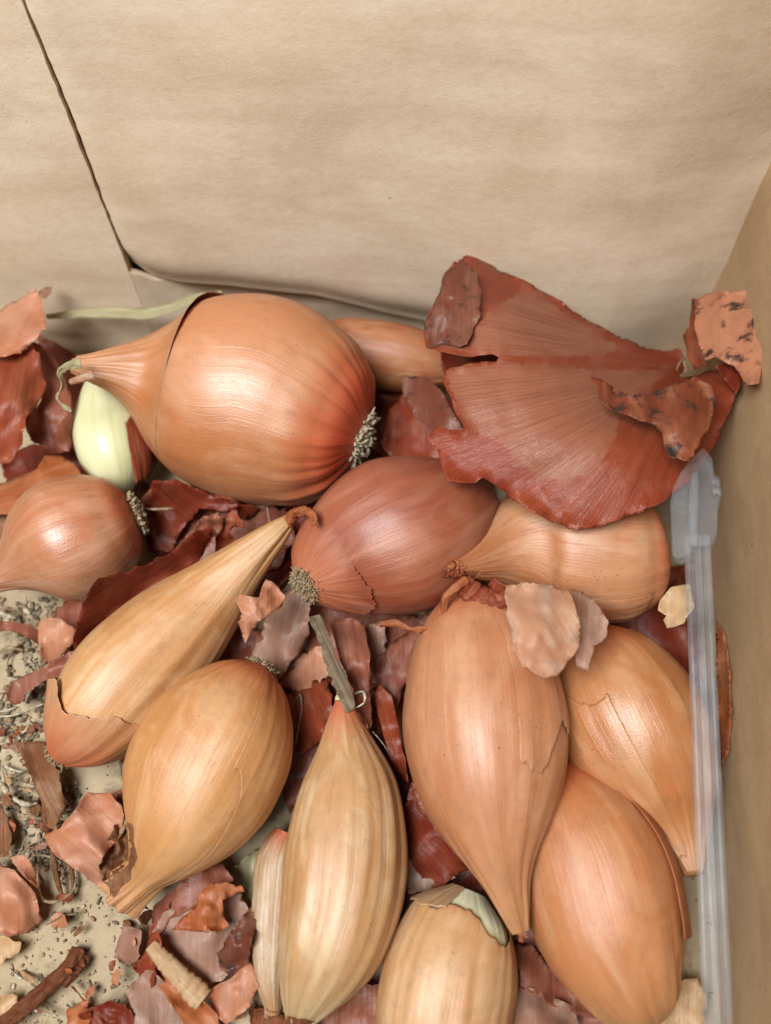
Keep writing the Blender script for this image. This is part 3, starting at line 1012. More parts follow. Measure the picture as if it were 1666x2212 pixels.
def ribbon(name, label, pts, mat, cat, group=None, parent=None, cross=6, curl=0.3, twist=0.0, n=60, wr=0.25, thick=0.14):
    """a strip bent through stations (picture place, height mm, width)"""
    SKN[0] += 1
    sd = SKN[0] * 5.1
    c3 = []
    for px, py, z, w in pts:
        p = P(px, py, z)
        c3.append((*p, w * m_per_px(p)))
    cc = catmull(c3, n)
    v, sk, f = [], [], []
    for i in range(n):
        a, b = Vector(cc[max(i - 1, 0)][:3]), Vector(cc[min(i + 1, n - 1)][:3])
        T = (b - a).normalized()
        p = Vector(cc[i][:3])
        V = (CAM - p).normalized()
        B = T.cross(V).normalized()
        N = B.cross(T)
        tw = twist * i / n
        B2, N2 = B * math.cos(tw) + N * math.sin(tw), N * math.cos(tw) - B * math.sin(tw)
        w = float(cc[i][3])
        for j in range(cross + 1):
            q = j / cross * 2 - 1
            an = q * curl * 2.2
            if curl > 0.02:
                rr = w / (curl * 2.2)
                ox, oz = rr * math.sin(an), rr * (math.cos(an) - 1)
            else:
                ox, oz = w * q, 0
            nz = wr * 0.001 * pnoise((i * 0.16 + sd, q * 1.4, sd))
            v.append(p + B2 * ox * (1 + 0.2 * pnoise((i * .3, sd, 2))) + N2 * (oz + nz))
            sk.append((q * 1.2, sd, i / n * 5))
    for i in range(n - 1):
        for j in range(cross):
            a = i * (cross + 1) + j
            f.append((a, a + 1, a + cross + 2, a + cross + 1))
    o = mesh_obj(name, v, f, mat, attrs={'sk': sk}, thick=thick)
    if parent is not None:
        into(o, parent)
    else:
        tag(o, label, cat, group)
    return o


def strand(name, label, pts, mat, rad=0.22, group='dry root strands', parent=None, n=40, cat='root strand'):
    c3 = [tuple(P(px, py, z)) + (0.0,) for px, py, z in pts]
    cc = catmull(c3, n)
    v, f = [], []
    SKN[0] += 1
    rr = [rad * 0.001 * (0.75 + 0.5 * pnoise((i * .2, SKN[0], 1))) * (0.5 + 0.5 * min(1, (n - 1 - i) / 8, )) for i in range(n)]
    tube(v, f, [Vector(c[:3]) for c in cc], rr, 7)
    o = mesh_obj(name, v, f, mat)
    if parent is not None:
        into(o, parent)
    else:
        tag(o, label, cat, group)
    return o


# --- parts of the shallots made the same way
ribbon('tail_tip', '', [(612, 1138, 27, 22), (624, 1124, 29, 19), (640, 1108, 33, 13), (660, 1104, 36, 13), (676, 1114, 37, 13), (680, 1134, 37, 9)], M['skin_orange'], '', parent=s4, curl=0.6, wr=0.9)
ribbon('neck_curl', '', [(175, 785, 41, 12), (150, 790, 41, 9), (132, 805, 40, 9), (138, 830, 38, 7), (125, 855, 37, 8), (135, 875, 36, 7), (155, 885, 36, 6)], M['skin_straw'], '', parent=s1, curl=0.12, wr=0.5, twist=2.5)
ribbon('neck_shred', '', [(200, 810, 40, 12), (175, 818, 39, 10), (150, 826, 38, 7)], M['skin_pale'], '', parent=s1, curl=0.4)
ribbon('neck_tip', '', [(1118, 1985, 20.5, 20), (1122, 2005, 20, 17), (1126, 2022, 19.5, 14), (1124, 2036, 19, 8)], M['skin_orange'], '', parent=s9, curl=0.9, wr=1.0)
ribbon('neck_tip', '', [(1120, 1990, 21, 9), (1130, 2008, 21, 7), (1138, 2026, 20, 3)], M['skin_pink'], '', parent=s9, curl=0.6, wr=0.5)
ribbon('neck_tip', '', [(1494, 1868, 18, 20), (1484, 1882, 18, 14), (1466, 1888, 17.5, 7)], M['skin_orange'], '', parent=s10, curl=0.7, wr=0.4)
ribbon('neck_tip', '', [(1012, 1216, 32, 22), (996, 1222, 33, 19), (980, 1222, 34, 13), (964, 1230, 34, 8)], M['skin_orange'], '', parent=s8, curl=0.6, wr=1.2)
ribbon('neck_tip', '', [(1006, 1232, 32, 14), (988, 1238, 33, 12), (970, 1238, 33, 9), (955, 1244, 33, 4)], M['skin_red'], '', parent=s8, curl=0.5, wr=1.0)

G = 'loose shallot skins'
# --- the big fan of red skin
FANZ = [[(962, 802), (1010, 790), (1080, 788), (1150, 786), (1220, 792), (1290, 800), (1380, 800), (1440, 800), (1400, 850), (1345, 890), (1322, 960), (1290, 1010), (1225, 1040), (1165, 1030),
         (1120, 990), (1070, 950), (1012, 928), (990, 880)],
        [(1036, 690), (1070, 662), (1135, 626), (1170, 640), (1225, 680), (1290, 722), (1350, 752), (1290, 770), (1180, 772), (1085, 770), (1060, 762), (1015, 762), (960, 750), (985, 720)]]
fan = skin('fan_skin', 'big fan of torn red brown skin standing open on the right',
           [(1012, 548), (1060, 568), (1105, 592), (1150, 612), (1200, 642), (1260, 684), (1320, 718), (1400, 752), (1470, 758), (1482, 790), (1470, 822),
            (1530, 800), (1580, 800), (1597, 840), (1572, 900), (1540, 968), (1495, 1030), (1440, 1082), (1370, 1112), (1300, 1136), (1245, 1146), (1190, 1128),
            (1150, 1108), (1110, 1078), (1045, 1032), (1030, 1045), (965, 1040), (950, 1000), (945, 975), (920, 945), (940, 922), (990, 930), (1000, 922), (982, 880),
            (955, 820), (966, 798), (1010, 784), (1072, 780), (1076, 772), (1062, 766), (1010, 770), (920, 752), (915, 700), (950, 630), (960, 590), (985, 560)],
           [(1012, 548, 37), (1105, 592, 35), (1260, 684, 31), (1400, 752, 27), (1475, 790, 26), (1590, 830, 36), (1540, 968, 37), (1440, 1082, 40), (1300, 1136, 39),
            (1150, 1108, 39), (1045, 1032, 41), (930, 935, 42), (915, 720, 38), (980, 820, 44), (1150, 880, 47), (1300, 960, 47), (1400, 860, 38), (1120, 680, 43), (1020, 620, 43), (1440, 960, 43)],
           M['skin_fan'], rag=3.0, cell=9, wr=0.42, crump=0.10, fan=(1500, 790), folds=3, kink=0.8, curl=0.9, zones=FANZ)
into(skin('dark_fold', '', [(1000, 560), (1030, 590), (1040, 640), (1035, 690), (1010, 745), (925, 755), (915, 700), (950, 630), (962, 590)],
          [(1000, 560, 42), (1030, 640, 47), (1000, 730, 46), (925, 745, 42), (915, 700, 42), (955, 610, 43)], M['skin_moldy'], rag=3, cell=10, crump=0.6, parent=fan), fan)
into(skin('spotted_curl', '', [(1272, 812), (1300, 818), (1330, 845), (1390, 852), (1440, 835), (1500, 815), (1540, 830), (1545, 870), (1530, 930), (1488, 1000), (1445, 985), (1430, 935), (1405, 915), (1360, 900), (1320, 888), (1300, 865)],
          [(1272, 812, 49), (1330, 870, 47), (1440, 870, 46), (1540, 840, 43), (1520, 930, 46), (1460, 985, 48), (1400, 905, 49), (1480, 900, 49)], M['skin_spotted_dark'], rag=3, cell=9, crump=0.5, parent=fan), fan)
into(skin('spotted_flap', '', [(1502, 650), (1530, 632), (1600, 628), (1650, 622), (1648, 720), (1650, 780), (1640, 830), (1612, 830), (1585, 790), (1545, 772), (1522, 780), (1508, 740), (1498, 700)],
          [(1502, 650, 33), (1650, 625, 44), (1648, 740, 46), (1625, 830, 45), (1545, 772, 40), (1500, 700, 34), (1570, 700, 41)], M['skin_spotted'], rag=1.6, cell=9, wr=0.3, crump=0.3, parent=fan, soft=0), fan)
into(skin('folded_strip', '', [(1495, 645), (1505, 645), (1512, 760), (1525, 790), (1500, 800), (1482, 760), (1475, 725), (1490, 705)],
          [(1495, 645, 31), (1480, 740, 28), (1520, 790, 36), (1505, 720, 34)], M['skin_red'], rag=2, cell=8, parent=fan), fan)
into(skin('fold_wedge', '', [(1600, 800), (1575, 780), (1545, 790), (1590, 850), (1600, 830)], [(1600, 800, 40), (1545, 790, 38), (1590, 850, 38)], M['skin_maroon'], rag=1.5, cell=8, parent=fan), fan)
strand('root_hair', '', [(1485, 765, 29), (1478, 780, 29), (1482, 800, 30), (1470, 812, 31)], M['root'], 0.3, parent=fan)
strand('root_hair', '', [(1480, 770, 29), (1468, 785, 30), (1462, 800, 31)], M['root'], 0.25, parent=fan)

# --- the other torn skins, one by one
skin('papery_skin', 'translucent pale papery skin hanging over the glossy and pear shaped shallots',
     [(1090, 1262), (1130, 1255), (1190, 1262), (1228, 1275), (1245, 1310), (1256, 1360), (1250, 1400), (1225, 1430), (1205, 1460), (1175, 1466), (1130, 1440), (1112, 1420), (1105, 1380), (1092, 1330)],
     [(1090, 1262, 38), (1190, 1265, 38), (1250, 1330, 42), (1240, 1410, 42), (1180, 1465, 40), (1110, 1410, 41), (1170, 1350, 45)], M['skin_pale'], rag=3, cell=10, wr=0.5, crump=0.4, fib=60, clear=1.0)
skin('papery_skin', 'thin brownish see-through skin behind the pale papery one',
     [(1225, 1268), (1265, 1282), (1300, 1310), (1318, 1345), (1312, 1375), (1285, 1395), (1270, 1450), (1245, 1440), (1240, 1380), (1240, 1320)],
     [(1225, 1268, 36), (1310, 1350, 36), (1260, 1440, 37), (1260, 1340, 39)], M['skin_silver'], rag=3, cell=10, clear=0.8)
ribbon('curled_skin', 'curled pink strip of skin atop the pear shaped shallot',
       [(1000, 1262, 34, 26), (1022, 1280, 33, 26), (1048, 1296, 33, 24), (1075, 1290, 35, 26), (1086, 1262, 38, 30)], M['skin_red'], 'onion skin', G, curl=0.25, wr=0.8)
ribbon('dry_stalk', 'thin twisted dry stalk curling out left of the pear shaped shallot',
       [(1010, 1248, 35, 14), (985, 1270, 35, 16), (965, 1290, 34, 14), (958, 1325, 31, 10), (930, 1358, 29, 9), (890, 1362, 28, 9), (855, 1350, 28, 11), (822, 1355, 28, 17)],
       M['skin_orange'], 'stalk', curl=0.7, wr=0.7, twist=0.9)
skin('leaf_skin', 'boat shaped dark maroon skin leaning on the slender shallot',
     [(158, 1410), (162, 1360), (175, 1310), (195, 1270), (215, 1248), (250, 1240), (300, 1225), (345, 1205), (400, 1170), (430, 1142), (462, 1135), (455, 1170), (430, 1210), (400, 1240), (330, 1285), (260, 1335), (200, 1395), (170, 1425)],
     [(158, 1410, 17), (175, 1310, 25), (250, 1240, 27), (345, 1205, 27), (430, 1145, 27), (455, 1170, 22), (400, 1245, 17), (300, 1310, 15), (200, 1400, 13), (280, 1280, 19)],
     M['skin_maroon'], rag=3, cell=10, wr=0.5, fib=-32, drape=False)
skin('crumpled_skin', 'crumpled pinkish skin tip behind the maroon boat shaped skin', [(395, 1175), (415, 1140), (440, 1112), (470, 1108), (485, 1125), (470, 1160), (440, 1185), (410, 1195)],
     [(395, 1175, 20), (440, 1115, 24), (485, 1125, 22), (420, 1190, 18)], M['skin_plum'], rag=5, cell=8, crump=1.2, drape=False)
skin('crumpled_skin', 'crumpled red skin corner left of the slender tail', [(470, 1150), (480, 1120), (500, 1100), (512, 1102), (528, 1140), (500, 1155), (525, 1195), (480, 1225), (460, 1215), (465, 1175)],
     [(470, 1150, 19), (505, 1100, 24), (528, 1140, 22), (500, 1200, 12)], M['skin_red'], rag=5, cell=8, crump=1.1, drape=False)
skin('leaf_skin', 'dark red skin on the box floor below the largest shallot', [(300, 1085), (340, 1040), (420, 1050), (500, 1085), (620, 1095), (640, 1160), (600, 1230), (540, 1260), (470, 1240), (420, 1200), (350, 1190), (310, 1150)],
     [(300, 1085, 8), (340, 1045, 15), (500, 1085, 12), (640, 1140, 6), (500, 1240, 3), (340, 1180, 4), (430, 1140, 5)], M['skin_plum'], fib=20, drape=False, crump=0.8)
skin('leaf_skin', 'deep red skin fold under the largest shallot near its left', [(318, 1090), (330, 1040), (385, 1035), (440, 1062), (520, 1090), (500, 1108), (430, 1098), (400, 1140), (372, 1195), (330, 1185)],
     [(318, 1090, 9), (340, 1040, 18), (440, 1065, 20), (515, 1095, 16), (350, 1185, 6), (390, 1110, 10)], M['skin_maroon'], fib=40, drape=False, crump=0.8)
skin('crumpled_skin', 'pinkish brown skin wedge under the largest shallot centre', [(420, 1062), (470, 1070), (560, 1100), (530, 1125), (450, 1105)], [(420, 1062, 20), (560, 1100, 15), (450, 1105, 12)], M['skin_red'], drape=False)
skin('papery_skin', 'pale pink papery skin right of the slender shallot', [(590, 1290), (640, 1262), (672, 1305), (668, 1370), (650, 1400), (612, 1460), (590, 1480), (540, 1440), (560, 1380)],
     [(590, 1290, 10), (650, 1265, 12), (668, 1370, 9), (600, 1470, 6), (550, 1430, 6), (620, 1360, 12)], M['skin_silver'], rag=5, fib=110, drape=False, crump=0.7)
skin('crumpled_skin', 'crumpled orange pink skin against the tail of the slender shallot', [(508, 1295), (520, 1282), (560, 1290), (575, 1250), (592, 1262), (618, 1285), (610, 1310), (585, 1322), (560, 1345), (530, 1390), (512, 1345), (520, 1325)],
     [(508, 1295, 26), (575, 1252, 24), (615, 1290, 22), (530, 1385, 23), (560, 1310, 28)], M['skin_pink'], rag=3, cell=8, wr=0.4, crump=1.1, clear=1.2)
skin('papery_skin', 'dull pink skin lying flat under the pale papery ones', [(600, 1480), (640, 1420), (700, 1390), (720, 1450), (690, 1480), (640, 1495)], [(600, 1480, 4), (700, 1395, 6), (650, 1450, 5)], M['skin_pink'], drape=False)
skin('leaf_skin', 'red skin standing between golden and pale split shallots', [(610, 1500), (680, 1470), (715, 1465), (722, 1540), (690, 1600), (650, 1640), (628, 1660), (620, 1580)],
     [(610, 1500, 6), (715, 1470, 7), (650, 1640, 5), (670, 1550, 9)], M['skin_red'], rag=4, fib=70, drape=False)
skin('shred_skin', 'greyish brown woody neck shred leaning on the pale split shallot', [(666, 1332), (690, 1328), (708, 1365), (730, 1420), (758, 1480), (766, 1530), (750, 1540), (726, 1500), (706, 1450), (690, 1390)],
     [(666, 1332, 19), (708, 1365, 20), (765, 1535, 17), (706, 1450, 18), (735, 1460, 21)], M['skin_greyroot'], rag=3, cell=8, wr=0.8, crump=0.5, fib=65)
skin('shred_skin', 'long reddish brown skin shred right of the woody neck shred', [(712, 1330), (740, 1338), (760, 1335), (788, 1352), (800, 1420), (800, 1500), (806, 1560), (798, 1590), (778, 1560), (752, 1470), (728, 1400)],
     [(712, 1330, 15), (788, 1352, 14), (800, 1580, 11), (752, 1470, 14), (770, 1430, 18)], M['skin_plum'], rag=3, cell=9, wr=0.8, fib=80)
skin('papery_skin', 'silvery grey skin scrap under the dark red shallot', [(790, 1350), (830, 1345), (842, 1420), (835, 1460), (800, 1485), (796, 1420)], [(790, 1350, 8), (830, 1440, 7), (800, 1480, 5)], M['skin_silver'], drape=False)
skin('leaf_skin', 'rusty skin sliver standing left of the pear shaped shallot', [(806, 1500), (822, 1480), (846, 1502), (858, 1560), (876, 1640), (882, 1690), (858, 1670), (838, 1620), (820, 1560)],
     [(806, 1500, 10), (846, 1502, 11), (882, 1690, 8), (835, 1600, 12)], M['skin_red'], rag=2, fib=75, drape=False)
skin('leaf_skin', 'brownish pink skin in the dark gap left of the pear shaped shallot', [(800, 1430), (850, 1385), (900, 1360), (930, 1380), (890, 1440), (870, 1500), (850, 1540), (820, 1490)],
     [(800, 1430, 6), (900, 1365, 10), (850, 1530, 5), (860, 1440, 9)], M['skin_plum'], drape=False)
skin('leaf_skin', 'maroon skin between the split and pear shaped shallots', [(860, 1760), (890, 1690), (930, 1740), (985, 1820), (1015, 1880), (975, 1900), (940, 1928), (880, 1920), (872, 1850)],
     [(860, 1760, 8), (890, 1700, 12), (1010, 1875, 10), (890, 1915, 5), (930, 1820, 12)], M['skin_maroon'], fib=45, drape=False, crump=0.7)
skin('leaf_skin', 'shiny plum coloured skin roll beside the pear shaped neck', [(895, 1705), (920, 1712), (960, 1760), (1005, 1820), (1012, 1845), (985, 1840), (940, 1795), (905, 1745)],
     [(895, 1705, 15), (960, 1760, 18), (1010, 1840, 16), (920, 1765, 14)], M['skin_plum'], rag=1.5, cell=8, drape=False, fib=50)
skin('papery_skin', 'grey pink skin patch above the half peeled shallot', [(872, 1850), (940, 1870), (985, 1895), (950, 1920), (925, 1930), (880, 1930)], [(872, 1850, 8), (985, 1895, 9), (890, 1930, 7)], M['skin_silver'], drape=False)
skin('leaf_skin', 'dusty brown skin on the floor beside the half peeled shallot', [(880, 1925), (930, 1930), (930, 1960), (880, 2020), (850, 2080), (840, 2000)], [(880, 1925, 4), (930, 1950, 5), (850, 2070, 2)], M['skin_plum'], drape=False)
skin('papery_skin', 'shiny silvery skin at the bottom edge under the corner shallot', [(1090, 2140), (1130, 2128), (1190, 2150), (1235, 2170), (1255, 2215), (1245, 2250), (1090, 2250)],
     [(1090, 2140, 8), (1190, 2150, 10), (1250, 2210, 7), (1150, 2200, 13)], M['skin_silver'], drape=False)
skin('leaf_skin', 'plum coloured skin fold under the corner shallot', [(1110, 2040), (1150, 2040), (1220, 2120), (1330, 2190), (1320, 2215), (1200, 2175), (1120, 2130)],
     [(1110, 2040, 6), (1220, 2120, 7), (1320, 2205, 5), (1120, 2130, 9)], M['skin_plum'], drape=False)
skin('leaf_skin', 'dull plum skin at the bottom edge left of half peeled shallot', [(690, 2170), (760, 2120), (830, 2130), (850, 2240), (700, 2250)], [(690, 2170, 5), (830, 2130, 6), (760, 2230, 4)], M['skin_plum'], drape=False)
skin('papery_skin', 'cream papery scrap on the floor at the bottom right corner', [(1440, 2160), (1470, 2120), (1510, 2110), (1530, 2160), (1520, 2240), (1420, 2240), (1425, 2190)], [(1440, 2160, 3), (1510, 2110, 4), (1480, 2230, 2)], M['skin_cream'], drape=False, crump=0.6)
skin('skin_scrap', 'small pale torn scrap just left of the plastic stick', [(1425, 1295), (1450, 1270), (1490, 1262), (1500, 1310), (1478, 1345), (1440, 1358), (1432, 1340), (1440, 1330), (1422, 1318)],
     [(1425, 1295, 22), (1490, 1262, 24), (1440, 1355, 22)], M['skin_cream'], rag=3, cell=8)
skin('leaf_skin', 'dark red skin deep in the gap left of plastic stick', [(1320, 1340), (1400, 1300), (1480, 1240), (1500, 1400), (1500, 1500), (1420, 1420), (1360, 1370)], [(1320, 1340, 6), (1480, 1240, 8), (1490, 1490, 6)], M['skin_maroon'], drape=False)
skin('leaf_skin', 'narrow orange skin between the plastic stick and side wall', [(1548, 1340), (1565, 1370), (1578, 1450), (1580, 1560), (1572, 1630), (1555, 1680), (1545, 1500)], [(1548, 1340, 14), (1575, 1450, 18), (1565, 1650, 14)], M['skin_orange'], rag=2, cell=9, drape=False)
skin('leaf_skin', 'deep red skin added behind the crack in the fan to darken it', [(940, 740), (1020, 735), (1110, 745), (1130, 800), (1060, 815), (960, 812)], [(940, 740, 24), (1110, 745, 24), (1000, 812, 24)], M['skin_maroon'], drape=False)  # extra sheet, added so no bright floor shows through the crack
# the group between the largest shallot and the fan
skin('leaf_skin', 'dusky red skin with torn edge below the wedged shallot', [(870, 810), (920, 812), (950, 840), (975, 880), (1000, 930), (950, 935), (900, 905), (880, 870), (862, 830)],
     [(870, 810, 26), (930, 815, 30), (1000, 930, 32), (880, 870, 26)], M['skin_moldy'], rag=3, cell=9)
skin('leaf_skin', 'dark red skin deep between largest shallot and fan', [(820, 960), (840, 880), (870, 850), (950, 930), (1000, 1000), (940, 1010), (860, 1010)], [(820, 960, 12), (860, 870, 16), (1000, 1000, 18)], M['skin_red'], drape=False)
skin('leaf_skin', 'brown skin at the back under the wedged shallot', [(790, 830), (880, 840), (940, 860), (920, 980), (830, 960), (800, 900)], [(790, 830, 6), (940, 860, 8), (850, 960, 5)], M['skin_maroon'], drape=False)
# the heap at the left edge
skin('leaf_skin', 'pale pink skin standing at the left edge before the flap', [(-40, 700), (0, 668), (45, 640), (78, 622), (92, 650), (102, 712), (70, 738), (45, 765), (0, 770), (-40, 780)],
     [(-40, 700, 22), (78, 625, 28), (102, 712, 30), (45, 765, 32), (0, 720, 31)], M['skin_pink'], rag=4, cell=10, fib=-30)
skin('skin_scrap', 'tiny whitish scrap on the tip of the pink left skin', [(80, 632), (100, 618), (118, 615), (116, 632), (95, 645)], [(80, 632, 28), (118, 615, 28), (95, 645, 29)], M['skin_silver'], rag=3, cell=7)
skin('leaf_skin', 'shiny deep red skin at the left edge', [(-40, 760), (30, 760), (70, 745), (92, 780), (100, 830), (80, 880), (55, 905), (50, 960), (20, 1000), (-40, 1012)],
     [(-40, 760, 26), (70, 745, 28), (90, 830, 26), (20, 990, 22), (20, 860, 32)], M['skin_red'], rag=3, cell=10, fib=100)
skin('leaf_skin', 'dull pink skin with ragged foot behind the small pale green shallot', [(60, 740), (90, 745), (120, 780), (155, 840), (162, 920), (150, 975), (115, 985), (85, 960), (60, 950), (50, 900), (80, 880), (95, 820)],
     [(60, 740, 20), (155, 840, 22), (150, 970, 16), (60, 940, 20), (110, 880, 24)], M['skin_plum'], rag=4, cell=10, fib=80)
skin('leaf_skin', 'orange brown rolled skin above the small pinkish shallot', [(40, 1030), (80, 1010), (100, 985), (130, 985), (160, 1000), (190, 1040), (140, 1060), (60, 1090), (20, 1110), (-40, 1120), (-40, 1060)],
     [(40, 1030, 17), (130, 985, 20), (190, 1040, 20), (-30, 1100, 14), (90, 1040, 24)], M['skin_orange'], rag=3, cell=10, fib=-20, drape=False)
skin('leaf_skin', 'brown skin lying under the orange rolled one at left', [(-40, 1090), (20, 1060), (60, 1090), (40, 1140), (20, 1190), (-40, 1200)], [(-40, 1090, 12), (60, 1090, 13), (0, 1180, 8)], M['skin_brown'], drape=False)
skin('leaf_skin', 'red skin in the gap under the small pale green shallot', [(0, 1000), (60, 960), (150, 960), (190, 1000), (200, 1060), (100, 1080), (20, 1080)], [(0, 1000, 6), (150, 960, 8), (100, 1070, 6)], M['skin_maroon'], drape=False)
skin('leaf_skin', 'thin red skin under the back of the left heap', [(80, 720), (160, 760), (200, 830), (180, 900), (170, 1000), (120, 1000), (100, 850)], [(80, 720, 4), (200, 830, 4), (120, 990, 5)], M['skin_red'], drape=False)
# at the left below the small pinkish shallot
skin('leaf_skin', 'pinkish skin with soft folds below the small pinkish shallot', [(80, 1345), (95, 1332), (130, 1335), (160, 1350), (180, 1370), (150, 1400), (120, 1430), (95, 1438), (85, 1400)],
     [(80, 1345, 12), (150, 1340, 13), (175, 1375, 11), (95, 1435, 8), (120, 1380, 15)], M['skin_pink'], rag=2.5, cell=8)
skin('leaf_skin', 'purplish curled skin strip at the left edge', [(-30, 1345), (20, 1340), (70, 1350), (95, 1375), (92, 1400), (60, 1375), (20, 1362), (-30, 1368)], [(-30, 1350, 10), (70, 1355, 12), (90, 1395, 8)], M['skin_plum'], rag=2, cell=8)
skin('leaf_skin', 'red brown skin tongue drooping onto the dirt', [(190, 1400), (180, 1440), (150, 1462), (110, 1465), (80, 1480), (60, 1500), (45, 1522), (22, 1528), (10, 1500), (25, 1470), (70, 1450), (110, 1432), (150, 1405)],
     [(185, 1410, 9), (110, 1450, 8), (20, 1515, 3), (60, 1490, 6)], M['skin_plum'], rag=3, cell=8, drape=False)
skin('leaf_skin', 'dull red skin under the boat shaped maroon skin', [(120, 1310), (170, 1290), (210, 1330), (180, 1400), (140, 1420), (110, 1360)], [(120, 1310, 6), (210, 1330, 8), (140, 1410, 5)], M['skin_plum'], drape=False)
ribbon('skin_scrap', 'narrow red skin shred at the roots of slender shallot', [(112, 1600, 6, 10), (108, 1625, 5, 9), (102, 1650, 4, 6), (110, 1662, 3, 3)], M['skin_red'], 'onion skin', G, curl=0.5)
# lower left
skin('leaf_skin', 'pink skin with a folded corner beside the golden neck', [(90, 1805), (130, 1790), (165, 1745), (190, 1712), (238, 1712), (262, 1740), (275, 1790), (240, 1830), (215, 1870), (235, 1935), (180, 1890), (120, 1850)],
     [(90, 1805, 7), (190, 1715, 8), (270, 1790, 7), (230, 1930, 3), (170, 1800, 10)], M['skin_pink'], rag=2.5, cell=9, fib=40, drape=False)
skin('frayed_root_skin', 'dry brown frayed root skin in front of the golden neck', [(210, 1850), (240, 1800), (262, 1760), (285, 1780), (292, 1850), (280, 1900), (245, 1932), (222, 1900)],
     [(210, 1850, 5), (262, 1765, 8), (290, 1850, 6), (245, 1930, 4), (250, 1850, 3)], M['skin_brown'], rag=6, cell=7, crump=2.0, wr=1.2)
skin('leaf_skin', 'brown papery strip lying on the dirt at left', [(32, 1605), (95, 1600), (118, 1640), (140, 1710), (142, 1750), (112, 1790), (95, 1780), (85, 1720), (60, 1660)],
     [(32, 1605, 3), (95, 1600, 4), (142, 1740, 4), (100, 1785, 5), (95, 1690, 6)], M['skin_brown'], rag=4, cell=9, fib=65)
skin('leaf_skin', 'pale orange skin at the left edge below the strip', [(-40, 1865), (0, 1860), (40, 1890), (78, 1930), (90, 1990), (60, 2015), (20, 2022), (-40, 2010)], [(-40, 1865, 5), (40, 1890, 8), (90, 1985, 3), (20, 2015, 4), (10, 1940, 10)], M['skin_pink'], rag=2.5, cell=9, clear=.5)
skin('leaf_skin', 'light pink scrap overlapping the pale orange skin', [(20, 1850), (50, 1845), (75, 1870), (82, 1920), (60, 1900), (40, 1880)], [(20, 1850, 6), (75, 1870, 6), (60, 1900, 8)], M['skin_pink'], rag=2, cell=8)
skin('leaf_skin', 'brown strip at the left edge of the box floor', [(-30, 1730), (5, 1740), (28, 1800), (20, 1850), (-30, 1860)], [(-30, 1730, 4), (28, 1800, 3), (-10, 1850, 4)], M['skin_brown'])
skin('shred_skin', 'cream fibrous shred at the left edge', [(-30, 2020), (20, 2025), (50, 2035), (40, 2060), (15, 2080), (10, 2090), (-30, 2080)], [(-30, 2020, 3), (50, 2035, 3), (10, 2085, 1.5)], M['skin_cream'])
skin('shred_skin', 'small cream fleck at the lower left edge', [(-20, 2150), (30, 2145), (42, 2170), (30, 2190), (-20, 2195)], [(-20, 2150, 2), (42, 2170, 1.5), (0, 2190, 1)], M['skin_cream'])
ribbon('bark_shred', 'thick reddish fibrous shred crossing the lower left corner', [(172, 2048, 3, 26), (150, 2085, 4, 26), (110, 2125, 5, 29), (60, 2170, 5, 30), (10, 2210, 4, 28), (-40, 2250, 4, 26)], M['skin_wood'], 'skin shred', curl=0.75, wr=1.0, cross=12, thick=0.6)
ribbon('bark_shred', 'forked tip shred on the thick fibrous shred', [(190, 2065, 2.5, 12), (170, 2095, 4, 13), (140, 2130, 5.5, 10)], M['skin_wood'], 'skin shred', curl=0.7, wr=0.7, thick=0.5)
ribbon('skin_shred', 'narrow brown shred near the pink folded skin', [(112, 1820, 3, 10), (118, 1870, 4, 11), (128, 1915, 3, 10), (135, 1935, 2, 6)], M['skin_brown'], 'onion skin', G, curl=0.8, thick=0.4)
ribbon('skin_shred', 'second narrow brown shred near the pink folded skin', [(148, 1840, 2, 7), (155, 1880, 2.5, 9), (158, 1920, 2, 7), (150, 1945, 1.5, 5)], M['skin_brown'], 'onion skin', G, curl=0.8, thick=0.4)
ribbon('skin_shred', 'brown rolled shred end below the papery strip', [(98, 1770, 5, 14), (102, 1795, 5, 13), (106, 1815, 4, 9)], M['skin_wood'], 'onion skin', G, curl=0.9, thick=0.3)
# heap at the bottom left of the split shallot
skin('leaf_skin', 'plum coloured skin under the golden shallot', [(360, 1930), (420, 1880), (480, 1865), (505, 1900), (450, 1950), (380, 1980), (330, 2000), (330, 1960)], [(360, 1930, 5), (480, 1870, 7), (340, 1990, 4), (430, 1920, 7)], M['skin_plum'], drape=False)
skin('leaf_skin', 'crumpled orange skin on the bottom heap', [(372, 2008), (395, 1980), (425, 1960), (430, 1930), (460, 1905), (520, 1910), (528, 1925), (500, 1935), (480, 1945), (492, 2000), (470, 2015), (410, 2012)],
     [(372, 2008, 8), (430, 1935, 10), (528, 1920, 9), (480, 2010, 7), (450, 1970, 12)], M['skin_orange'], rag=3, cell=8, crump=1.2)
skin('leaf_skin', 'dusty plum skin draped under the crumpled orange one', [(330, 2010), (360, 1960), (420, 1950), (520, 1930), (548, 1990), (530, 2080), (480, 2120), (420, 2130), (350, 2080)], [(330, 2010, 5), (420, 1950, 7), (545, 1990, 6), (430, 2120, 4), (440, 2040, 8)], M['skin_silver'], rag=4, drape=False)
skin('leaf_skin', 'mouldy dark brown skin clump beside the side lobe', [(468, 2060), (500, 2010), (540, 1960), (555, 1990), (540, 2050), (538, 2100), (505, 2110), (480, 2095)], [(468, 2060, 8), (540, 1965, 10), (510, 2105, 6), (515, 2050, 11)], M['skin_moldy'], rag=4, cell=8, crump=1.2)
skin('leaf_skin', 'red brown skin folded along the bottom heap', [(300, 2090), (325, 2015), (345, 2005), (350, 2070), (330, 2130), (300, 2160)], [(300, 2090, 4), (335, 2010, 8), (310, 2150, 4)], M['skin_red'], rag=3, cell=8)
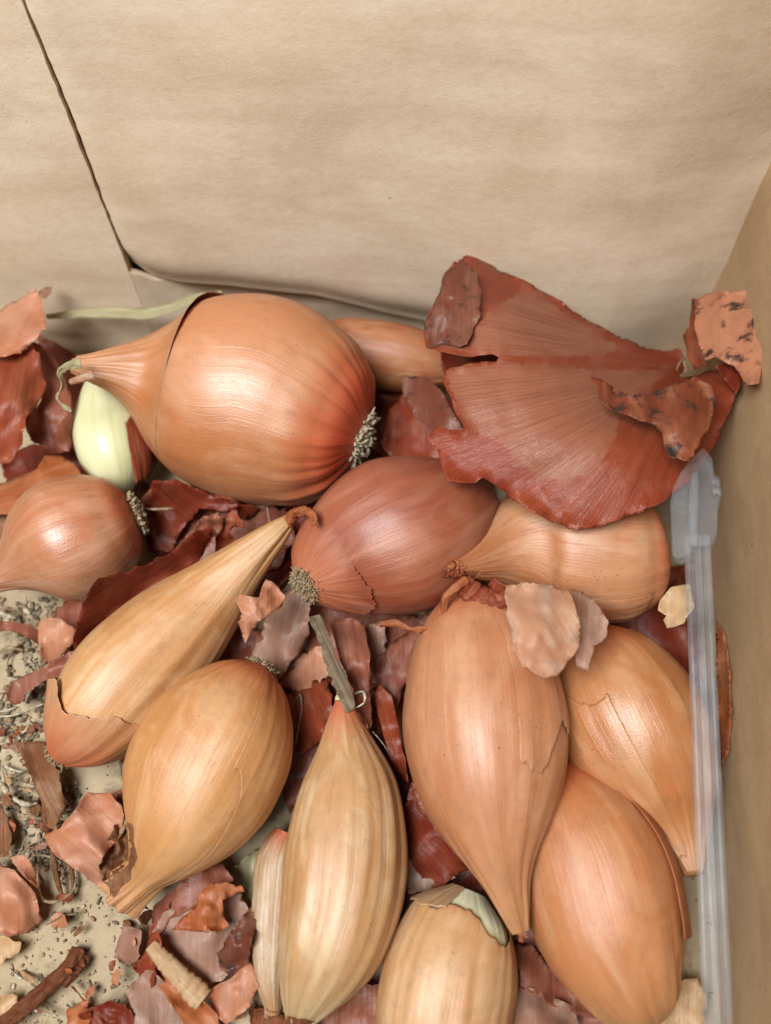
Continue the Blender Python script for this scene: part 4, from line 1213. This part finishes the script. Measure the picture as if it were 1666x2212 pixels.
ribbon('cream_strip', 'cream coloured flat strip lying across the bottom heap', [(325, 2040, 10, 16), (355, 2075, 10.5, 20), (395, 2115, 10, 24), (440, 2160, 9, 30)], M['skin_cream'], 'onion skin', G, curl=0.35, wr=0.3, thick=0.3)
skin('leaf_skin', 'orange skin panel beneath the cream strip', [(320, 2060), (350, 2080), (400, 2130), (470, 2190), (480, 2250), (420, 2250), (370, 2170), (330, 2110)], [(320, 2060, 6), (470, 2190, 6), (420, 2240, 4), (380, 2140, 7)], M['skin_orange'], rag=2, cell=9, fib=45)
skin('leaf_skin', 'grey brown dull skin at the bottom edge', [(270, 2140), (320, 2090), (370, 2130), (420, 2200), (420, 2260), (280, 2260), (290, 2190)], [(270, 2140, 4), (320, 2095, 5), (420, 2220, 4), (330, 2200, 7)], M['skin_silver'], rag=3)
skin('leaf_skin', 'pink orange skin at the bottom below the mouldy clump', [(450, 2140), (500, 2110), (540, 2080), (560, 2130), (540, 2180), (490, 2215), (460, 2190)], [(450, 2140, 6), (540, 2085, 8), (490, 2210, 4), (510, 2150, 9)], M['skin_pink'], rag=3, cell=9)
skin('leaf_skin', 'deep red crumpled skin at the bottom edge', [(190, 2180), (240, 2160), (285, 2180), (300, 2240), (200, 2250)], [(190, 2180, 3), (280, 2180, 6), (240, 2240, 3)], M['skin_maroon'], rag=4, cell=8, crump=1.2)
skin('leaf_skin', 'small orange skin next to the deep red crumpled one', [(145, 2175), (190, 2160), (200, 2200), (180, 2240), (140, 2230)], [(145, 2175, 2), (195, 2170, 4), (150, 2230, 2)], M['skin_orange'], rag=3, cell=8)
skin('leaf_skin', 'pale speckled skin on the floor left of the bottom heap', [(250, 2030), (275, 2000), (310, 2010), (300, 2070), (280, 2090), (245, 2070)], [(250, 2030, 2), (305, 2010, 4), (280, 2090, 2), (280, 2040, 4)], M['skin_silver'], rag=4, cell=8)
skin('leaf_skin', 'rusty sliver along the bottom heap edge', [(325, 2000), (335, 1995), (372, 1940), (365, 1985), (335, 2050), (320, 2090), (315, 2060)], [(325, 2000, 5), (370, 1945, 6), (320, 2085, 4)], M['skin_red'], rag=2, cell=7)
ribbon('skin_shred', 'papery shred at the foot of the split shallot', [(590, 2120, 9, 16), (580, 2160, 8, 16), (575, 2200, 6, 10)], M['skin_pale'], 'onion skin', G, curl=0.8)
skin('leaf_skin', 'orange brown skin scraps at the bottom between heap and split shallot', [(540, 2170), (600, 2190), (680, 2210), (690, 2250), (540, 2250)], [(540, 2170, 2), (680, 2215, 3), (560, 2240, 2)], M['skin_wood'])
skin('leaf_skin', 'small rusty skin between the slender and golden shallots', [(260, 1610), (300, 1590), (290, 1640), (265, 1650), (245, 1640)], [(260, 1610, 3), (300, 1595, 4), (250, 1640, 2)], M['skin_orange'], drape=False)
skin('leaf_skin', 'maroon skin on the floor between golden and split shallots', [(620, 1640), (670, 1600), (700, 1620), (650, 1720), (625, 1760), (610, 1700)], [(620, 1640, 5), (690, 1615, 6), (625, 1750, 3)], M['skin_plum'], drape=False)
skin('leaf_skin', 'yellowish skin on the floor left of the side lobe', [(490, 1890), (540, 1840), (570, 1830), (560, 1900), (540, 1960), (510, 1940)], [(490, 1890, 1), (570, 1835, 2), (530, 1950, 1)], M['skin_straw'], drape=False)

for ol, zz, mk, lb in [  # added under-layer of dark skins, keeps the floor gaps between bulbs dark
        ([(640, 1320), (760, 1290), (900, 1330), (960, 1300), (930, 1400), (860, 1480), (760, 1500), (680, 1460)], 2.5, 'skin_plum', 'broad dusky skin added to darken the floor under the dark reddish shallot'),
        ([(620, 1500), (760, 1420), (860, 1440), (900, 1560), (890, 1700), (820, 1640), (700, 1600), (640, 1680)], 2.0, 'skin_maroon', 'broad maroon skin added to darken the floor around the split shallot tip'),
        ([(860, 1640), (940, 1700), (1030, 1820), (1060, 1940), (960, 1960), (880, 1940), (850, 1800)], 2.0, 'skin_maroon', 'broad maroon skin added to darken the floor under the pear shaped shallot'),
        ([(1290, 1290), (1420, 1230), (1560, 1200), (1570, 1500), (1450, 1480), (1330, 1400)], 2.0, 'skin_maroon', 'broad maroon skin added to darken the floor under the plastic stick'),
        ([(1060, 1990), (1160, 1960), (1240, 2080), (1360, 2200), (1300, 2260), (1100, 2260)], 2.5, 'skin_plum', 'broad dusky skin added to darken the floor beside the corner shallot'),
        ([(280, 1040), (480, 1060), (700, 1080), (680, 1200), (560, 1320), (470, 1300), (400, 1240), (310, 1180)], 1.5, 'skin_maroon', 'broad maroon skin added to darken the floor below the largest shallot'),
        ([(780, 800), (900, 830), (1040, 900), (1060, 1060), (900, 1020), (800, 980)], 3.0, 'skin_maroon', 'broad maroon skin added to darken the floor behind the dark reddish shallot'),
        ([(440, 1420), (540, 1340), (640, 1440), (620, 1560), (560, 1480), (500, 1470)], 3.0, 'skin_plum', 'dusky skin added to darken the floor between slender and golden shallots')]:
    skin('leaf_skin', lb, ol, [(ol[0][0], ol[0][1], zz), (ol[2][0], ol[2][1], zz + 1), (ol[4][0], ol[4][1], zz), (ol[5][0], ol[5][1], zz + 1)], M[mk], rag=6, cell=16, crump=0.8, drape=False)

# --- straw and strands
ribbon('straw', 'pale green dry straw lying along the back of the box', [(100, 684, 20, 5), (180, 677, 21, 10), (260, 674, 23, 13), (320, 676, 25, 13), (365, 665, 27, 12), (420, 645, 31, 12), (478, 636, 34, 11)], M['skin_straw'], 'straw', curl=0.12, n=80, thick=0.15, twist=0.7)
SG = 'dry root strands'
strand('root_strand', 'curled pale strand looping between golden and split shallots', [(640, 1510, 8), (648, 1500, 9), (652, 1520, 9), (645, 1570, 8), (632, 1640, 7)], M['root'], 0.35)
strand('root_strand', 'thin hooked strand at the sprout stub of split shallot', [(762, 1500, 17), (785, 1495, 18), (788, 1515, 18), (768, 1530, 17)], M['root_white'], 0.3)
strand('root_strand', 'short strand sticking out of the small pinkish root end', [(305, 1098, 16), (335, 1100, 17), (375, 1098, 17)], M['root'], 0.35)
strand('root_strand', 'pale strand lying on bare floor at left', [(-10, 1548, 2), (30, 1545, 2.5), (70, 1530, 2), (95, 1520, 2)], M['root_white'], 0.3)
strand('root_strand', 'curved strand looped below the pink folded skin', [(85, 1860, 3), (82, 1910, 4), (95, 1945, 4), (130, 1945, 3), (160, 1920, 2.5), (165, 1900, 2)], M['root'], 0.4)
strand('root_strand', 'white curved strand near the brown papery strip', [(0, 1690, 3), (25, 1720, 4), (60, 1738, 4), (80, 1735, 3)], M['root_white'], 0.6)
strand('root_strand', 'short strand crossing under the brown papery strip', [(40, 1760, 3), (70, 1765, 4), (100, 1770, 3)], M['root'], 0.5)
strand('root_strand', 'strand at the left edge above purplish strip', [(-10, 1310, 3), (15, 1330, 4), (35, 1335, 3)], M['root_white'], 0.7)
strand('root_strand', 'strand at the left edge below purplish strip', [(-10, 1415, 3), (20, 1400, 4), (50, 1405, 3)], M['root'], 0.6)
strand('root_strand', 'long pale strand beside the roots of slender shallot', [(260, 1645, 3), (265, 1690, 4), (285, 1720, 3), (300, 1700, 4)], M['root'], 0.4)
strand('root_strand', 'strand curling over the dry brown crown', [(262, 1800, 8), (275, 1770, 9), (285, 1740, 8)], M['root'], 0.5)
strand('root_strand', 'thin strand hanging under the largest shallot', [(575, 1085, 12), (580, 1115, 12), (590, 1160, 10)], M['root_white'], 0.12)
strand('root_strand', 'fine hair by the right of the split shallot', [(805, 1580, 14), (830, 1610, 13), (850, 1650, 10)], M['root_white'], 0.15)

# ------------------------------------------------------------------ the clear plastic stick
def stick():
    root = empty('plastic_stick', P(1548, 2212, 22))
    tag(root, 'clear ribbed plastic stick with a wide head leaning by the side wall', 'plastic stick')
    t = NT('clear_plastic')
    pos = t.n('ShaderNodeNewGeometry').outputs['Position']
    b = t.b
    b.inputs['Base Color'].default_value = (0.86, 0.89, 0.92, 1)
    b.inputs['Transmission Weight'].default_value = 0.55
    b.inputs['IOR'].default_value = 1.30
    b.inputs['Roughness'].default_value = 0.12
    t.l(t.bump(t.noise(pos, 500, 4, 0.6), 0.00002), b.inputs['Normal'])
    tp = t.n('ShaderNodeBsdfTransparent')
    tp.inputs['Color'].default_value = (0.90, 0.915, 0.93, 1)
    mx = t.n('ShaderNodeMixShader')
    t.l(t.ramp(t.noise(pos, 160, 4, 0.6), 0.3, 0.75, 0.90, 0.80), mx.inputs[0])
    t.l(b.outputs[0], mx.inputs[1])
    t.l(tp.outputs[0], mx.inputs[2])
    t.l(mx.outputs[0], t.out.inputs['Surface'])
    mat = t.m
    # ribbed shaft: section across (half width 1), height in the same unit
    sec = [(-1, 0), (-1, .45), (-.82, .62), (-.56, .62), (-.46, .40), (-.38, .40), (-.28, .78), (.28, .78), (.38, .40), (.46, .40), (.56, .62), (.82, .62), (1, .45), (1, 0), (.8, -.25), (-.8, -.25)]
    a, e = P(1506, 1160, 39), P(1556, 2330, 21)
    T = (e - a).normalized()
    V = (CAM - (a + e) / 2).normalized()
    B = T.cross(V).normalized() * -1
    N = B.cross(T) * (1 if B.cross(T).dot(V) > 0 else -1)
    hw = 0.0023
    v, f = [], []
    K = 60
    for i in range(K + 1):
        p = a + (e - a) * (i / K)
        for q, h in sec:
            w = hw * (1 + 0.02 * pnoise((i * .4, q, 1)))
            v.append(p + B * q * w + N * h * w)
    m = len(sec)
    for i in range(K):
        for j in range(m):
            k = (j + 1) % m
            f.append((i * m + j, i * m + k, (i + 1) * m + k, (i + 1) * m + j))
    f.append(tuple(range(m)))
    f.append(tuple(K * m + j for j in range(m))[::-1])
    sh = mesh_obj('shaft', v, f, mat, smooth=False)
    bm = bmesh.new()
    bm.from_mesh(sh.data)
    bmesh.ops.recalc_face_normals(bm, faces=bm.faces)
    bm.to_mesh(sh.data)
    bm.free()
    bv = sh.modifiers.new('soft', 'BEVEL')
    bv.width = 0.0002
    bv.segments = 2
    into(sh, root)
    # head: an outline swept with a bevelled rim
    out = [(1447, 1085), (1452, 1200), (1470, 1208), (1492, 1196), (1500, 1180), (1536, 1178), (1550, 1150), (1552, 1090), (1560, 1062), (1556, 1030), (1545, 1025), (1540, 990), (1520, 965), (1492, 990), (1470, 1020), (1455, 1050)]
    bm = bmesh.new()
    top = [bm.verts.new(P(x, y, 42 + (1200 - y) * 0.012)) for x, y in out]
    face = bm.faces.new(top)
    ext = bmesh.ops.extrude_face_region(bm, geom=[face])
    low = [g for g in ext['geom'] if isinstance(g, bmesh.types.BMVert)]
    for q in low:
        q.co -= N * 0.0050
    bmesh.ops.recalc_face_normals(bm, faces=bm.faces)
    me = bpy.data.meshes.new('head')
    bm.to_mesh(me)
    bm.free()
    me.materials.append(mat)
    hd = bpy.data.objects.new('head', me)
    link(hd)
    bv = hd.modifiers.new('soft', 'BEVEL')
    bv.width = 0.0009
    bv.segments = 3
    into(hd, root)
    # raised rib and a rough flash of plastic on the head
    v, f = [], []
    tube(v, f, [P(1497, 1180, 43.2), P(1498, 1100, 43.8), P(1502, 1020, 44.4)], [0.0009, 0.0010, 0.0008], 8)
    into(mesh_obj('head_rib', v, f, mat), root)
    v, f = [], []
    for x, y in ((1546, 1046), (1548, 1066)):
        tube(v, f, [P(x - 6, y + 6, 43), P(x, y, 44.2), P(x + 5, y - 8, 43.6)], [0.0006, 0.0011, 0.0006], 7)
    into(mesh_obj('head_flash', v, f, mat), root)


stick()

# ------------------------------------------------------------------ small loose things on the floor
t = NT('dirt_crumbs')
ca = t.n('ShaderNodeAttribute', attribute_name='tone').outputs['Fac']
rp = t.n('ShaderNodeValToRGB')
els = rp.color_ramp.elements
els[0].color = srgb(84, 72, 56)
els[1].color = srgb(186, 174, 146)
for q, c in ((0.3, srgb(108, 95, 76)), (0.55, srgb(130, 116, 92)), (0.75, srgb(152, 112, 80)), (0.88, srgb(160, 148, 122))):
    e = els.new(q)
    e.color = c
t.l(ca, rp.inputs['Fac'])
t.l(rp.outputs['Color'], t.b.inputs['Base Color'])
t.b.inputs['Roughness'].default_value = 0.9
M['dirt'] = t.m
rnd = random.Random(21)
cv, cf, ct = [], [], []
ico = bmesh.new()
bmesh.ops.create_icosphere(ico, subdivisions=1, radius=1)
iv = [v.co.copy() for v in ico.verts]
ifc = [tuple(v.index for v in f.verts) for f in ico.faces]
ico.free()


def crumb(p, r, tone, stretch):
    k = len(cv)
    ax = Vector((rnd.uniform(-1, 1), rnd.uniform(-1, 1), rnd.uniform(-.3, .3))).normalized()
    for q in iv:
        w = q * r * rnd.uniform(0.65, 1.25)
        w = w + ax * w.dot(ax) * stretch
        w.z *= 0.7
        cv.append(p + w)
        ct.append(tone)
    cf.extend(tuple(i + k for i in f) for f in ifc)


ZONES = [((-40, 1290), (190, 1500), 1500, 0.5), ((-40, 1500), (110, 1700), 1700, 0.5), ((-40, 1690), (170, 1880), 1300, 0.42), ((-40, 1880), (300, 2212), 900, 0.34),
         ((100, 1600), (320, 1800), 130, 0.3), ((300, 1800), (600, 2212), 160, 0.35), ((600, 1900), (900, 2230), 260, 0.45), ((1440, 1800), (1540, 2230), 60, 0.3),
         ((300, 1050), (1100, 1700), 200, 0.45), ((0, 700), (300, 1100), 90, 0.35), ((1100, 1600), (1500, 2212), 80, 0.4)]
for (xa, ya), (xb, yb), cnt, size in ZONES:
    for _ in range(cnt):
        x, y = rnd.uniform(xa, xb), rnd.uniform(ya, yb)
        if pnoise((x / 70, y / 70, 4)) < -0.10 and rnd.random() < 0.85:
            continue
        r = size * 0.001 * (0.12 + rnd.random() ** 4 * 1.2)
        crumb(P(x, y, r * 600), r, rnd.random(), rnd.choice((0, 0.2, 0.6, 1.6)))
dirt = mesh_obj('dirt_crumbs', cv, cf, M['dirt'], attrs={'tone': ct})
dirt['kind'] = 'stuff'
tag(dirt, 'grey brown crumbs of dry soil and root scattered on the box floor', 'dirt')

# small flakes of skin and bits of root, each its own object
FLG = 'small skin flakes on the box floor'
kinds = {'skin_pink': 'pink', 'skin_orange': 'orange', 'skin_brown': 'brown', 'skin_red': 'red', 'skin_cream': 'cream', 'skin_plum': 'dusky red', 'skin_wood': 'rusty', 'skin_silver': 'greyish'}
ZF = [((0, 1560), (110, 1900), 26, 'on the dirt at the left edge'), ((60, 1880), (330, 2200), 26, 'on bare floor at lower left'), ((300, 1870), (560, 2210), 22, 'in the bottom heap below the golden shallot'),
      ((180, 1640), (290, 1800), 6, 'beside the golden shallot'), ((560, 1880), (620, 2200), 3, 'beside the papery side lobe'), ((0, 1300), (150, 1500), 8, 'under the small pinkish shallot'), ((820, 1940), (900, 2200), 4, 'left of the half peeled shallot')]
for (xa, ya), (xb, yb), cnt, where in ZF:
    for _ in range(cnt):
        kind = rnd.choice(list(kinds))
        x, y = rnd.uniform(xa, xb), rnd.uniform(ya, yb)
        rr = rnd.uniform(6, 24)
        el = rnd.uniform(0.22, 0.9)
        an0 = rnd.uniform(0, 3.14)
        ol = []
        for k in range(7):
            an = k / 7 * 2 * math.pi + rnd.uniform(-.25, .25)
            q = rr * rnd.uniform(0.7, 1.25)
            dx, dy = q * math.cos(an), q * el * math.sin(an)
            ol.append((x + dx * math.cos(an0) - dy * math.sin(an0), y + dx * math.sin(an0) + dy * math.cos(an0)))
        z0 = rnd.uniform(0.8, 3)
        skin('skin_flake', 'small %s skin flake %s' % (kinds[kind], where), ol,
             [(ol[0][0], ol[0][1], z0 + rnd.uniform(0, 1.5)), (ol[2][0], ol[2][1], z0), (ol[5][0], ol[5][1], z0 + rnd.uniform(-.5, 1)), (x, y, z0 + rnd.uniform(-.3, .8))],
             M[kind], rag=2, cell=7, wr=0.3, crump=0.3, cat='skin flake', group=FLG, drape=False)
for (xa, ya), (xb, yb), cnt, where in [((-10, 1310), (110, 1500), 12, 'under the small pinkish shallot'), ((-10, 1520), (120, 1900), 20, 'on the dirt at the left edge'), ((20, 1950), (330, 2200), 10, 'on bare floor at lower left'), ((560, 1900), (900, 2200), 5, 'beside the half peeled shallot')]:
    for _ in range(cnt):
        x, y = rnd.uniform(xa, xb), rnd.uniform(ya, yb)
        an = rnd.uniform(0, 6.28)
        L = rnd.uniform(12, 38)
        cx, cy = math.cos(an) * L, math.sin(an) * L
        bx, by = rnd.uniform(-10, 10), rnd.uniform(-10, 10)
        z0 = rnd.uniform(0.6, 2.5)
        mk = rnd.choice(('root', 'root_white', 'root_soil'))
        strand('root_bit', 'short broken %s root bit %s' % ({'root': 'tan', 'root_white': 'whitish', 'root_soil': 'dark'}[mk], where), [(x - cx, y - cy, z0), (x + bx, y + by, z0 + rnd.uniform(0, .8)), (x + cx, y + cy, z0)],
               M[mk], rnd.uniform(0.15, 0.5), group='broken root bits on the floor', n=10, cat='root bit')
